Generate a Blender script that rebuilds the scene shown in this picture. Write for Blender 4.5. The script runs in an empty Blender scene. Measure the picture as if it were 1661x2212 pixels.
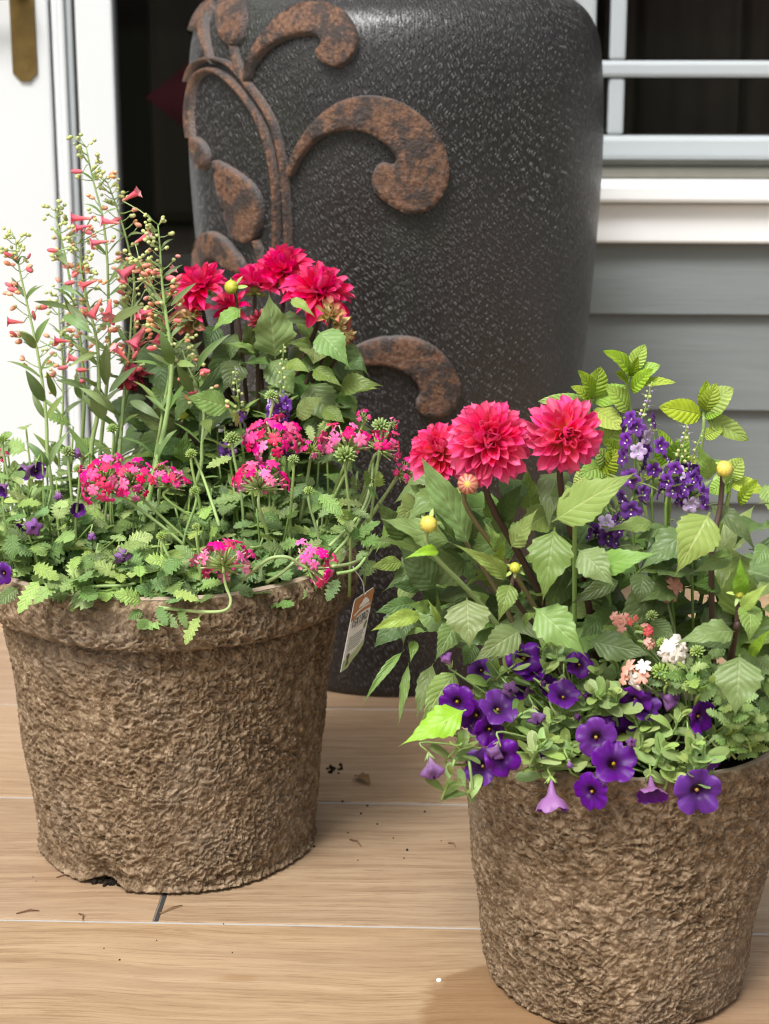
import bpy, bmesh, math, random
import numpy as np
from mathutils import Vector, Matrix, noise, geometry

random.seed(7)
rad = math.radians
# ------------------------------------------------------------------ camera, world, sun, exposure
FPX, CX, CY = 4000.0, 830.5, 1106.0          # focal length and centre in the photograph's viewing pixels (1661 x 2212)
PITCH, YAW, CAMH = math.atan(1056 / 4000.0), rad(2.2), 0.87
scene = bpy.context.scene
cam_d = bpy.data.cameras.new('camera'); cam = bpy.data.objects.new('camera', cam_d)
scene.collection.objects.link(cam); scene.camera = cam
cam.location = (0, 0, CAMH); cam.rotation_euler = (rad(90) - PITCH, 0, YAW)
cam_d.sensor_fit = 'VERTICAL'; cam_d.sensor_height = 36; cam_d.sensor_width = 36
cam_d.lens = 36 * FPX / 2212; cam_d.clip_start = 0.02; cam_d.clip_end = 600
cam_d.dof.use_dof = True; cam_d.dof.focus_distance = 1.72; cam_d.dof.aperture_fstop = 8.2

SUN_EL, SUN_AZ = rad(57), rad(207)           # azimuth: degrees clockwise from +Y
world = bpy.data.worlds.new('World'); scene.world = world; world.use_nodes = True
wn, wl = world.node_tree.nodes, world.node_tree.links
bg = wn['Background']
sky = wn.new('ShaderNodeTexSky'); sky.sky_type = 'NISHITA'; sky.sun_disc = False
sky.sun_elevation = SUN_EL; sky.sun_rotation = SUN_AZ; sky.air_density = 1.0; sky.dust_density = 6.0; sky.ozone_density = 1.0
hs = wn.new('ShaderNodeHueSaturation'); hs.inputs['Saturation'].default_value = 0.32
wl.new(sky.outputs[0], hs.inputs['Color']); wl.new(hs.outputs[0], bg.inputs['Color'])
bg.inputs['Strength'].default_value = 0.074
sun_d = bpy.data.lights.new('sun', 'SUN'); sun_d.energy = 1.5; sun_d.angle = rad(18); sun_d.color = (1.0, 0.99, 0.98)
sun = bpy.data.objects.new('sun', sun_d); scene.collection.objects.link(sun)
sdir = Vector((math.sin(SUN_AZ) * math.cos(SUN_EL), math.cos(SUN_AZ) * math.cos(SUN_EL), math.sin(SUN_EL)))
sun.rotation_euler = sdir.to_track_quat('Z', 'Y').to_euler(); sun.location = (-1, -2, 4)
vs = scene.view_settings
vs.view_transform = 'Standard'; vs.look = 'None'; vs.gamma = 1.0; vs.use_curve_mapping = False; vs.exposure = 1.2
scene.cycles.use_denoising = True; scene.cycles.denoiser = 'OPENIMAGEDENOISE'; scene.cycles.denoising_input_passes = 'RGB_ALBEDO_NORMAL'; scene.cycles.denoising_prefilter = 'ACCURATE'; scene.cycles.filter_width = 1.1
scene.cycles.max_bounces = 8; scene.cycles.transparent_max_bounces = 12
scene.render.film_transparent = False

# ------------------------------------------------------------------ helpers
RC = cam.rotation_euler.to_matrix()
CAMP = Vector((0, 0, CAMH))
def ray(x, y):
    return RC @ Vector(((x - CX) / FPX, -(y - CY) / FPX, -1.0))
def at(x, y, D):
    r = ray(x, y); return CAMP + r * (D / r.y)
def ground(x, y, z=0.0):
    r = ray(x, y); return CAMP + r * ((z - CAMH) / r.z)
def C1(x, y): return (x * .5018, 289.9 + y * .5018)
def C2(x, y): return (x * .5236, 833.4 + y * .5236)
def C3(x, y): return (760.9 + x * .5419, 710.2 + y * .5419)
def C4(x, y): return (782.7 + x * .2948, 978.4 + y * .2948)
def CB(x, y): return (833.4 + x * .4983, 1195.8 + y * .4983)
def C5(x, y): return (1232 + x * .3275, 905.9 + y * .3275)
def C7(x, y): return (326.1 + x * .3054, 507.3 + y * .3054)
def CJ(x, y): return (362.4 + x * .589, y * .589)
def CT(x, y): return (688.5 + x * .1474, 1232 + y * .1474)

W = {}
def add(name, mesh, parent=None, M=None, label=None, cat=None, group=None, kind=None):
    M = M if M is not None else Matrix()
    o = bpy.data.objects.new(name, mesh); scene.collection.objects.link(o)
    if parent is not None:
        o.parent = parent; o.matrix_basis = W[parent].inverted() @ M
    else:
        o.matrix_basis = M
    W[o] = M
    for k, v in (('label', label), ('category', cat), ('group', group), ('kind', kind)):
        if v: o[k] = v
    return o
def T(p): return Matrix.Translation(p)

def mesh(name, verts, faces, uvs=None, mats=(), smooth=True, midx=None):
    me = bpy.data.meshes.new(name)
    me.from_pydata([tuple(v) for v in verts], [], faces)
    for m in mats: me.materials.append(m)
    if uvs is not None:
        lay = me.uv_layers.new(name='UVMap')
        vi = np.empty(len(me.loops), dtype=np.int32); me.loops.foreach_get('vertex_index', vi)
        lay.data.foreach_set('uv', np.asarray(uvs, dtype=np.float32)[vi].ravel())
    if smooth: me.polygons.foreach_set('use_smooth', [True] * len(me.polygons))
    if midx is not None: me.polygons.foreach_set('material_index', midx)
    me.update()
    return me
def grid_faces(nu, nv, wrap=False, off=0):
    f = []
    for i in range(nu - 1):
        for j in range(nv if wrap else nv - 1):
            a = off + i * nv + j; b = off + i * nv + (j + 1) % nv
            f.append((a, b, b + nv, a + nv))
    return f
class MB:
    """collects simple shapes into one mesh"""
    def __init__(s): s.v = []; s.f = []; s.m = []; s.uv = []
    def put(s, v, f, mi=0, uv=None):
        o = len(s.v); s.v += [tuple(p) for p in v]; s.f += [tuple(i + o for i in q) for q in f]; s.m += [mi] * len(f)
        s.uv += (list(uv) if uv is not None else [(0, 0)] * len(v))
    def box(s, lo, hi, mi=0, bev=0.0):
        x0, y0, z0 = lo; x1, y1, z1 = hi; b = bev
        if b <= 0:
            v = [(x0, y0, z0), (x1, y0, z0), (x1, y1, z0), (x0, y1, z0), (x0, y0, z1), (x1, y0, z1), (x1, y1, z1), (x0, y1, z1)]
            s.put(v, [(3, 2, 1, 0), (4, 5, 6, 7), (0, 1, 5, 4), (1, 2, 6, 5), (2, 3, 7, 6), (3, 0, 4, 7)], mi)
        else:
            bm = bmesh.new(); bmesh.ops.create_cube(bm, size=1)
            for q in bm.verts:
                q.co = Vector(((x0 + x1) / 2 + q.co.x * (x1 - x0), (y0 + y1) / 2 + q.co.y * (y1 - y0), (z0 + z1) / 2 + q.co.z * (z1 - z0)))
            bmesh.ops.bevel(bm, geom=bm.edges[:], offset=b, segments=2, affect='EDGES', profile=.5)
            bm.verts.index_update()
            s.put([q.co[:] for q in bm.verts], [[q.index for q in f.verts] for f in bm.faces], mi); bm.free()
    def tube(s, pts, rs, n=6, mi=0, cap=True):
        pts = [Vector(p) for p in pts]
        if not hasattr(rs, '__len__'): rs = [rs] * len(pts)
        up = Vector((.31, .17, .93)); ring = []; v = []; uv = []
        for i, p in enumerate(pts):
            d = (pts[min(i + 1, len(pts) - 1)] - pts[max(i - 1, 0)])
            d = d.normalized() if d.length > 1e-9 else Vector((0, 0, 1))
            a = d.cross(up)
            if a.length < 1e-3: a = d.cross(Vector((1, 0, 0)))
            a.normalize(); b = d.cross(a); up = a.cross(d)
            for j in range(n):
                t = 2 * math.pi * j / n
                v.append(p + (a * math.cos(t) + b * math.sin(t)) * rs[i]); uv.append((i / (len(pts) - 1), j / n))
        f = grid_faces(len(pts), n, True)
        if cap: f += [tuple(range(n))[::-1], tuple(range((len(pts) - 1) * n, len(pts) * n))]
        s.put(v, f, mi, uv)
    def blob(s, c, r, mi=0, nu=6, nv=8, ax=None, sx=1.0, lob=0, lamp=0.0):
        """ellipsoid; ax = long axis direction, sx = its length ratio"""
        c = Vector(c); q = (Vector(ax).to_track_quat('Z', 'Y') if ax is not None else Vector((0, 0, 1)).to_track_quat('Z', 'Y'))
        v = []; uv = []
        for i in range(nu + 1):
            th = math.pi * i / nu
            for j in range(nv):
                ph = 2 * math.pi * j / nv
                rr = r * (1 + (lamp * math.cos(lob * ph) if lob else 0))
                v.append(c + q @ Vector((math.sin(th) * math.cos(ph) * rr, math.sin(th) * math.sin(ph) * rr, -math.cos(th) * r * sx))); uv.append((i / nu, j / nv))
        s.put(v, grid_faces(nu + 1, nv, True), mi, uv)
    def build(s, name, mats, smooth=True):
        return mesh(name, s.v, s.f, s.uv, mats if isinstance(mats, (list, tuple)) else [mats], smooth, s.m)

def smooth_path(pts, k=5):
    pts = [Vector(p) for p in pts]
    if len(pts) < 3: return [pts[0].lerp(pts[-1], i / k) for i in range(k + 1)]
    out = []
    P = [pts[0] * 2 - pts[1]] + pts + [pts[-1] * 2 - pts[-2]]
    for i in range(1, len(P) - 2):
        a, b, c, d = P[i - 1:i + 3]
        for j in range(k):
            t = j / k
            out.append(.5 * ((2 * b) + (c - a) * t + (2 * a - 5 * b + 4 * c - d) * t * t + (3 * b - a - 3 * c + d) * t ** 3))
    return out + [pts[-1]]
def stem(parent, pts, r0, r1, mat, name='stem', n=6, k=5):
    p = smooth_path(pts, k); b = p[0]
    m = MB(); m.tube([q - b for q in p], [r0 + (r1 - r0) * i / (len(p) - 1) for i in range(len(p))], n)
    o = add(name, m.build(name, mat), parent, T(b)); o_path[o] = p
    return o
o_path = {}
def frame(p, xd, nh, s=(1, 1, 1), roll=0.0):
    x = Vector(xd).normalized(); n = Vector(nh); n = n - x * n.dot(x)
    if n.length < 1e-4: n = Vector((0, -1, .3)); n = n - x * n.dot(x)
    n.normalize(); y = n.cross(x)
    M = Matrix(((x.x, y.x, n.x), (x.y, y.y, n.y), (x.z, y.z, n.z))).to_4x4()
    if roll: M = M @ Matrix.Rotation(roll, 4, 'X')
    return T(p) @ M @ Matrix.Diagonal((s[0], s[1], s[2], 1))
def zframe(p, zd, s=1.0, spin=0.0):
    return T(p) @ Vector(zd).to_track_quat('Z', 'Y').to_matrix().to_4x4() @ Matrix.Rotation(spin, 4, 'Z') @ Matrix.Scale(s, 4)
def R(a, b): return random.uniform(a, b)
TOCAM = Vector((0, -1, .27)).normalized()

# ------------------------------------------------------------------ materials
class NT:
    def __init__(s, name):
        s.m = bpy.data.materials.new(name); s.m.use_nodes = True; s.t = s.m.node_tree; s.n = s.t.nodes; s.b = s.n['Principled BSDF']; s.out = s.n['Material Output']
    def new(s, ty, **kw):
        nd = s.n.new('ShaderNode' + ty)
        for k, v in kw.items(): setattr(nd, k, v)
        return nd
    def set(s, sock, val):
        if hasattr(val, 'is_output') or isinstance(val, bpy.types.NodeSocket): s.t.links.new(val, sock)
        elif isinstance(val, (tuple, list)) and len(val) == 3 and sock.type == 'RGBA': sock.default_value = (*val, 1)
        else: sock.default_value = val
    def math(s, op, a, b=None, c=None, clamp=False):
        nd = s.new('Math', operation=op, use_clamp=clamp)
        for i, q in enumerate((a, b, c)):
            if q is not None: s.set(nd.inputs[i], q)
        return nd.outputs[0]
    def mix(s, f, a, b, mode='MIX'):
        nd = s.new('Mix', data_type='RGBA', blend_type=mode)
        s.set(nd.inputs[0], f); s.set(nd.inputs[6], a); s.set(nd.inputs[7], b); return nd.outputs[2]
    def noise(s, scale, vec=None, detail=3, rough=.5, dist=0.0):
        nd = s.new('TexNoise'); nd.inputs['Scale'].default_value = scale; nd.inputs['Detail'].default_value = detail
        nd.inputs['Roughness'].default_value = rough; nd.inputs['Distortion'].default_value = dist
        if vec is not None: s.set(nd.inputs['Vector'], vec)
        return nd.outputs['Fac']
    def map(s, vec, scale=(1, 1, 1), rot=(0, 0, 0), loc=(0, 0, 0)):
        nd = s.new('Mapping'); s.set(nd.inputs[0], vec); nd.inputs['Scale'].default_value = scale; nd.inputs['Rotation'].default_value = rot; nd.inputs['Location'].default_value = loc
        return nd.outputs[0]
    def ramp(s, f, stops, interp='LINEAR'):
        nd = s.new('ValToRGB'); cr = nd.color_ramp; cr.interpolation = interp
        while len(cr.elements) < len(stops): cr.elements.new(.5)
        for e, (p, c) in zip(cr.elements, stops):
            e.position = p; e.color = (*c, 1) if not isinstance(c, (int, float)) else (c, c, c, 1)
        s.set(nd.inputs[0], f); return nd.outputs[0]
    def step(s, f, a, b):
        nd = s.new('MapRange', interpolation_type='SMOOTHSTEP'); s.set(nd.inputs[0], f); nd.inputs[1].default_value = a; nd.inputs[2].default_value = b
        return nd.outputs[0]
    def bump(s, h, strength=.4, dist=.002, nrm=None):
        nd = s.new('Bump'); nd.inputs['Strength'].default_value = strength; nd.inputs['Distance'].default_value = dist; s.set(nd.inputs['Height'], h)
        if nrm is not None: s.set(nd.inputs['Normal'], nrm)
        return nd.outputs[0]
    def co(s, which='Object'): return s.new('TexCoord').outputs[which]
    def pos(s): return s.new('NewGeometry').outputs['Position']
    def xyz(s, v):
        nd = s.new('SeparateXYZ'); s.set(nd.inputs[0], v); return nd.outputs
    def vary(s, col, val=.25, hue=.02, sat=.1):
        r = s.new('ObjectInfo').outputs['Random']
        nd = s.new('HueSaturation')
        s.set(nd.inputs['Value'], s.math('ADD', 1 - val, s.math('MULTIPLY', r, 2 * val)))
        r2 = s.math('FRACT', s.math('MULTIPLY', r, 37.7)); s.set(nd.inputs['Hue'], s.math('ADD', .5 - hue, s.math('MULTIPLY', r2, 2 * hue)))
        r3 = s.math('FRACT', s.math('MULTIPLY', r, 91.3)); s.set(nd.inputs['Saturation'], s.math('ADD', 1 - sat, s.math('MULTIPLY', r3, 2 * sat)))
        s.set(nd.inputs['Color'], col); return nd.outputs[0]
    def fin(s, col, rough=.6, spec=.5, nrm=None, trans=0.0, tcol=None, metal=0.0):
        s.set(s.b.inputs['Base Color'], col); s.set(s.b.inputs['Roughness'], rough); s.set(s.b.inputs['Specular IOR Level'], spec); s.set(s.b.inputs['Metallic'], metal)
        if nrm is not None: s.set(s.b.inputs['Normal'], nrm)
        if trans:
            tr = s.new('BsdfTranslucent'); s.set(tr.inputs['Color'], tcol if tcol is not None else col)
            mx = s.new('MixShader'); s.set(mx.inputs[0], trans); s.t.links.new(s.b.outputs[0], mx.inputs[1]); s.t.links.new(tr.outputs[0], mx.inputs[2])
            s.t.links.new(mx.outputs[0], s.out.inputs[0])
        return s.m

def leaf_mat(name, col, vein, under, nv=8, k=1.6, bump=.5, val=.34, rough=.42, trans=.20, spec=.34, vamt=.5, hue=.022):
    s = NT(name); u = s.xyz(s.co('UV'))
    v = s.math('MULTIPLY', s.math('ABSOLUTE', s.math('SUBTRACT', u[1], .5)), 2)
    ph = s.math('SUBTRACT', s.math('MULTIPLY', u[0], nv), s.math('MULTIPLY', v, k))
    d = s.math('PINGPONG', ph, .5)
    line = s.math('SUBTRACT', 1, s.step(d, .01, .10)); mid = s.math('SUBTRACT', 1, s.step(v, .02, .09))
    vn = s.math('MAXIMUM', s.math('MULTIPLY', line, .55), mid)
    o = s.co('Object')
    mot = s.noise(6, o, 3)
    c = s.mix(s.math('MULTIPLY', mot, .5), col, tuple(min(1, q * 1.35) for q in col))
    c = s.mix(s.math('MULTIPLY', vn, vamt), c, vein)
    c = s.mix(s.new('NewGeometry').outputs['Backfacing'], c, under)
    c = s.vary(c, val, hue, .12)
    fine = s.noise(60, o, 2)
    h = s.math('ADD', s.math('MULTIPLY', s.math('SQRT', d), 1.0), s.math('MULTIPLY', fine, .15))
    h = s.math('SUBTRACT', h, s.math('MULTIPLY', mid, .5))
    tc = s.mix(.5, c, (.25, .42, .03))
    return s.fin(c, rough, spec, s.bump(h, bump, .0012), trans, tc)

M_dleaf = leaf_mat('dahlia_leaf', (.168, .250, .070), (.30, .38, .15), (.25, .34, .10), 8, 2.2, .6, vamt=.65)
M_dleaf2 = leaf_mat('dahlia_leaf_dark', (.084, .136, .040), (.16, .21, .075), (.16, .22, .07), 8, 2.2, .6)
M_lime = leaf_mat('dahlia_leaf_lime', (.21, .33, .05), (.32, .44, .11), (.26, .36, .05), 8, 2.2, .3)
M_pleaf = leaf_mat('penstemon_leaf', (.16, .235, .080), (.28, .35, .16), (.20, .28, .10), 3, 1, .15)
M_vleaf = leaf_mat('verbena_leaf', (.170, .265, .088), (.34, .43, .20), (.21, .31, .10), 9, 2.0, .8, val=.3)
M_vlime = leaf_mat('verbena_leaf_young', (.26, .37, .11), (.40, .50, .20), (.27, .38, .11), 9, 2.0, .7)
M_mint = leaf_mat('mint_leaf', (.29, .41, .055), (.46, .57, .17), (.27, .38, .07), 8, 1.7, .9, val=.2)
M_cleaf = leaf_mat('calibrachoa_leaf', (.245, .34, .11), (.38, .46, .19), (.31, .39, .13), 2, .8, .15)
def plain(name, col, rough=.55, val=.15, bump=0, trans=0, spec=.4, hue=.01):
    s = NT(name); o = s.co('Object'); c = s.mix(s.math('MULTIPLY', s.noise(40, o, 3), .6), col, tuple(min(1, q * 1.5) for q in col))
    return s.fin(s.vary(c, val, hue, .1), rough, spec, s.bump(s.noise(300, o, 3), bump, .001) if bump else None, trans)
M_stem = plain('green_stem', (.20, .30, .085)); M_pstem = plain('pale_green_stem', (.26, .36, .13))
M_dstem = plain('purple_brown_stem', (.055, .030, .022)); M_dstem2 = plain('olive_brown_stem', (.13, .10, .045))
M_calyx = plain('green_calyx', (.24, .33, .09)); M_vtube = plain('pale_floret_tube', (.48, .42, .26))
M_yellow = plain('yellow_stamens', (.30, .17, .02))
M_white_dot = plain('white_throat', (.75, .70, .80))

def petal_mat(name, stops, under, val=.12, rough=.5, trans=.22, lines=14, hue=.008, lamt=.25):
    s = NT(name); u = s.xyz(s.co('UV')); c = s.ramp(u[0], stops)
    st = s.noise(1.0, s.map(s.co('UV'), (2.5, lines, 1)), 2)
    c = s.mix(s.math('MULTIPLY', st, lamt), c, tuple(min(1, q * 1.6 + .02) for q in stops[-1][1]))
    c = s.mix(s.new('NewGeometry').outputs['Backfacing'], c, under)
    c = s.vary(c, val, hue, .06)
    return s.fin(c, rough, .25, s.bump(st, .25, .0008), trans)
M_pet_r = petal_mat('coral_dahlia_petal', [(0, (.82, .25, .03)), (.16, (.80, .06, .05)), (.55, (.87, .020, .150)), (1, (.93, .13, .30))], (.78, .06, .19), .16, trans=.32)
M_pet_y = petal_mat('coral_dahlia_petal_orange_base', [(0, (.88, .48, .05)), (.28, (.84, .17, .06)), (.6, (.87, .024, .150)), (1, (.93, .13, .30))], (.78, .06, .19), .16, trans=.32)
M_pet_l = petal_mat('crimson_dahlia_petal', [(0, (.75, .20, .03)), (.2, (.76, .02, .06)), (.7, (.86, .012, .135)), (1, (.91, .07, .26))], (.74, .02, .17), .16, trans=.3)
M_pet_d = petal_mat('dark_red_dahlia_petal', [(0, (.70, .50, .08)), (.3, (.32, .01, .03)), (1, (.30, .008, .03))], (.40, .05, .08))
M_pens = petal_mat('coral_penstemon', [(0, (.76, .42, .28)), (.35, (.76, .19, .19)), (1, (.77, .13, .19))], (.84, .38, .40), .22)
M_pbud = plain('peach_bud', (.62, .27, .16), .5, .2, hue=.02); M_gbud = plain('cream_green_bud', (.42, .46, .18), .5, .15)
M_verb = petal_mat('hot_pink_verbena', [(0, (.80, .35, .45)), (.12, (.76, .02, .13)), (1, (.80, .022, .20))], (.72, .08, .27), .18, hue=.02)
M_verb2 = petal_mat('pale_pink_verbena', [(0, (.82, .50, .55)), (.2, (.72, .07, .26)), (1, (.78, .17, .38))], (.70, .24, .36), .18, hue=.02)
M_verbc = petal_mat('salmon_verbena', [(0, (.80, .55, .40)), (.3, (.80, .33, .26)), (1, (.82, .38, .30))], (.80, .45, .38), .15)
M_verbr = petal_mat('coral_red_verbena', [(0, (.80, .35, .30)), (.3, (.75, .10, .09)), (1, (.78, .13, .12))], (.8, .3, .25), .15)
M_verbw = petal_mat('cream_verbena', [(0, (.80, .62, .45)), (.3, (.83, .72, .62)), (1, (.85, .76, .68))], (.82, .68, .6), .08)
M_cal = petal_mat('purple_calibrachoa', [(0, (.35, .20, .02)), (.16, (.10, .04, .02)), (.30, (.016, .002, .025)), (.44, (.028, .002, .055)), (.60, (.066, .003, .140)), (.9, (.088, .005, .185)), (1, (.125, .02, .24))], (.30, .14, .34), .16, .42, .22, 34, lamt=.30)
M_wilt = petal_mat('lilac_wilted_petal', [(0, (.40, .34, .20)), (.4, (.30, .17, .33)), (1, (.15, .05, .20))], (.33, .20, .36), .2, .6, .15, 20)
M_dkbud = petal_mat('dark_plum_bud', [(0, (.25, .22, .10)), (.4, (.10, .03, .12)), (1, (.05, .008, .07))], (.10, .03, .12), .2, .6, .1, 20)
M_ang = petal_mat('violet_angelonia', [(0, (.06, .008, .10)), (.4, (.095, .012, .19)), (1, (.17, .05, .31))], (.15, .05, .26), .3)
M_angp = petal_mat('pale_lilac_angelonia', [(0, (.40, .30, .55)), (1, (.55, .42, .62))], (.5, .4, .6), .15)

# ------------------------------------------------------------------ material: setting
def mat_plank():
    s = NT('oak_look_tile'); p = s.pos(); rnd = s.new('ObjectInfo').outputs['Random']
    ofs = s.new('CombineXYZ'); s.set(ofs.inputs[0], s.math('MULTIPLY', rnd, 17.0)); s.set(ofs.inputs[1], s.math('MULTIPLY', rnd, 5.0))
    pv = s.new('VectorMath', operation='ADD'); s.set(pv.inputs[0], p); s.set(pv.inputs[1], ofs.outputs[0]); P = pv.outputs[0]
    wob = s.noise(3, P, 2); wv = s.new('CombineXYZ'); s.set(wv.inputs[1], s.math('MULTIPLY', wob, .05))
    pw = s.new('VectorMath', operation='ADD'); s.set(pw.inputs[0], P); s.set(pw.inputs[1], wv.outputs[0])
    g1 = s.noise(1, s.map(pw.outputs[0], (4.0, 75, 1)), 6, .68); g2 = s.noise(1, s.map(pw.outputs[0], (14, 360, 1)), 4, .7); g3 = s.noise(1, s.map(P, (1.6, 7, 1)), 3)
    c = s.ramp(g1, [(.28, (.25, .152, .083)), (.5, (.362, .238, .138)), (.74, (.47, .330, .200))])
    c = s.mix(s.math('MULTIPLY', s.step(g2, .52, .60), .60), c, (.215, .122, .066))
    c = s.mix(s.math('MULTIPLY', s.step(g3, .45, .75), .35), c, (.47, .345, .235))
    dk = s.noise(1, s.map(P, (5, 38, 1), loc=(3.1, 1.7, 0)), 4, .65)
    c = s.mix(s.math('MULTIPLY', s.step(dk, .66, .78), .45), c, (.20, .17, .14))
    c = s.vary(c, .10, .004, .06)
    # wet stain with a ragged outline on the tiles round the right pot and a faint brown mark
    def blot(cx, cy, rx, ry, a, b, nz=.6, seed=0.0):
        q = s.xyz(p); dx = s.math('DIVIDE', s.math('SUBTRACT', q[0], cx), rx); dy = s.math('DIVIDE', s.math('SUBTRACT', q[1], cy), ry)
        d = s.math('SQRT', s.math('ADD', s.math('MULTIPLY', dx, dx), s.math('MULTIPLY', dy, dy)))
        d = s.math('ADD', d, s.math('MULTIPLY', s.math('SUBTRACT', s.noise(1, s.map(p, (26, 55, 1), loc=(seed, 0, 0)), 4), .5), nz))
        return s.math('SUBTRACT', 1, s.step(d, a, b))
    g = ground(1105, 2178); w1 = blot(g.x, g.y, .085, .085, .85, 1.05)
    g = ground(1630, 2190); w3 = blot(g.x, g.y, .07, .06, .7, 1.2, seed=4.0)
    g = ground(515, 2113); w2 = blot(g.x, g.y, .028, .012, .2, 1.0, .9)
    wet = s.math('MAXIMUM', w1, s.math('MULTIPLY', w3, .5))
    c = s.mix(s.math('MULTIPLY', wet, .62), c, (.20, .105, .045)); c = s.mix(s.math('MULTIPLY', w2, .45), c, (.26, .14, .055))
    r = s.math('SUBTRACT', s.math('ADD', .42, s.math('MULTIPLY', g2, .2)), s.math('MULTIPLY', wet, .22))
    return s.fin(c, r, .4, s.bump(s.math('ADD', g2, g1), .35, .0010))
def mat_pulp():
    s = NT('moulded_pulp'); o = s.co('Object')
    a = s.noise(95, o, 5, .7); b = s.noise(260, o, 3, .6); big = s.noise(7, o, 2)
    c = s.ramp(a, [(.33, (.085, .052, .028)), (.5, (.182, .124, .073)), (.68, (.37, .275, .180))])
    c = s.mix(s.math('MULTIPLY', s.step(big, .5, .7), .30), c, (.215, .178, .140)); c = s.mix(s.math('MULTIPLY', s.step(s.noise(11, s.map(o, (1, 1, 1), loc=(4, 2, 1)), 4), .56, .70), .4), c, (.095, .058, .032))
    c = s.mix(s.math('MULTIPLY', s.step(b, .58, .72), .5), c, (.42, .33, .235))
    return s.fin(c, .9, .15, s.bump(s.math('ADD', b, s.noise(420, o, 3)), .5, .0015))
def mat_lining():
    s = NT('pale_pulp_lining'); o = s.co('Object'); a = s.noise(60, o, 4)
    return s.fin(s.mix(a, (.30, .22, .15), (.52, .42, .32)), .9, .15, s.bump(s.noise(250, o, 3), .4, .001))
def mat_soil():
    s = NT('dark_potting_soil'); o = s.co('Object'); a = s.noise(220, o, 4, .7)
    return s.fin(s.ramp(a, [(.4, (.008, .006, .005)), (.65, (.03, .022, .016)), (.8, (.09, .06, .04))]), .95, .1, s.bump(a, .8, .003))
def mat_jar():
    s = NT('dark_combed_glaze'); uv = s.co('UV')      # u = metres round, v = height in metres
    def glint_dashes(sx, sy, ang, size, seed):
        b = s.noise(2.2, uv, 2); o = s.new('CombineXYZ'); s.set(o.inputs[0], s.math('MULTIPLY', b, .10)); s.set(o.inputs[1], s.math('MULTIPLY', b, .14))
        w = s.new('VectorMath', operation='ADD'); s.set(w.inputs[0], uv); s.set(w.inputs[1], o.outputs[0])
        vo = s.new('TexVoronoi', voronoi_dimensions='2D', feature='F1'); s.set(vo.inputs['Vector'], s.map(s.map(w.outputs[0], (1, 1, 1), (0, 0, rad(ang)), (seed, seed, 0)), (sx, sy, 1))); vo.inputs['Scale'].default_value = 1.0; vo.inputs['Randomness'].default_value = .55
        return s.math('SUBTRACT', 1, s.step(vo.outputs['Distance'], size * .35, size)), vo.outputs['Color']
    d1, k1 = glint_dashes(185, 62, -34, .29, 0.0); d2, k2 = glint_dashes(260, 60, -6, .30, 3.3)
    d3, k3 = glint_dashes(250, 105, -30, .34, 7.7); mk3 = s.math('MULTIPLY', d3, s.step(s.xyz(k3)[0], .2, 1.0))
    d4, k4 = glint_dashes(250, 105, 34, .34, 1.9); mk3 = s.math('MAXIMUM', mk3, s.math('MULTIPLY', s.math('MULTIPLY', d4, s.step(s.xyz(k4)[1], .3, 1.0)), .7))
    patch = s.step(s.noise(4.0, s.map(uv, (1, 1, 1), loc=(2, 1, 0)), 3, .6), .36, .62)
    on = s.step(s.xyz(k1)[0], .05, .95); on2 = s.step(s.xyz(k2)[1], .35, .7)
    mk = s.math('MULTIPLY', s.math('MULTIPLY', d1, on), s.math('ADD', .15, s.math('MULTIPLY', patch, .85)))
    mk2 = s.math('MULTIPLY', s.math('MULTIPLY', d2, on2), s.math('SUBTRACT', 1, s.math('MULTIPLY', patch, .8)))
    fle = s.step(s.noise(170, uv, 2), .69, .76)
    c = s.mix(s.noise(9, uv, 4), (.008, .007, .007), (.022, .019, .019))
    c = s.mix(s.math('MULTIPLY', s.step(s.noise(5, s.map(uv, (1, 1, 1), loc=(5, 3, 0)), 3), .55, .75), .5), c, (.024, .030, .018))
    c = s.mix(s.math('MULTIPLY', mk3, .42), c, (.13, .125, .122)); c = s.mix(s.math('MULTIPLY', mk, .48), c, (.21, .20, .197)); c = s.mix(s.math('MULTIPLY', mk2, .30), c, (.13, .125, .115))  # glints off the combed ridges painted into the glaze colour as pale dashes
    c = s.mix(s.math('MULTIPLY', fle, .35), c, (.22, .17, .13))
    groove = s.noise(1, s.map(uv, (330, 22, 1)), 3)
    s.b.inputs['Coat Weight'].default_value = .16; s.b.inputs['Coat Roughness'].default_value = .24
    h = s.math('ADD', s.math('ADD', s.math('MULTIPLY', mk, 1.0), s.math('MULTIPLY', groove, .45)), s.math('ADD', s.math('ADD', s.math('MULTIPLY', mk2, .5), s.math('MULTIPLY', mk3, .9)), s.math('MULTIPLY', s.noise(40, uv, 3), .5)))
    return s.fin(c, s.math('ADD', .26, s.math('MULTIPLY', s.noise(30, uv, 3), .22)), .5, s.bump(h, 1.0, .0026))
def mat_relief():
    s = NT('rust_brown_relief'); o = s.co('Object'); u = s.xyz(s.co('UV'))
    n1 = s.noise(34, o, 7, .75); n2 = s.noise(190, o, 4, .7)
    c = s.mix(s.step(n2, .3, .7), (.070, .032, .017), (.215, .108, .060))
    c = s.mix(s.math('MULTIPLY', s.step(n1, .46, .56), .85), c, (.026, .022, .021))
    c = s.mix(s.math('MULTIPLY', s.step(n2, .66, .74), .45), c, (.42, .32, .24))
    edge = s.math('SUBTRACT', 1, s.step(u[0], .70, .99))
    c = s.mix(s.math('MULTIPLY', edge, .55), c, (.15, .143, .14))
    return s.fin(c, .5, .45, s.bump(s.math('ADD', n1, n2), .8, .005))
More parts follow.
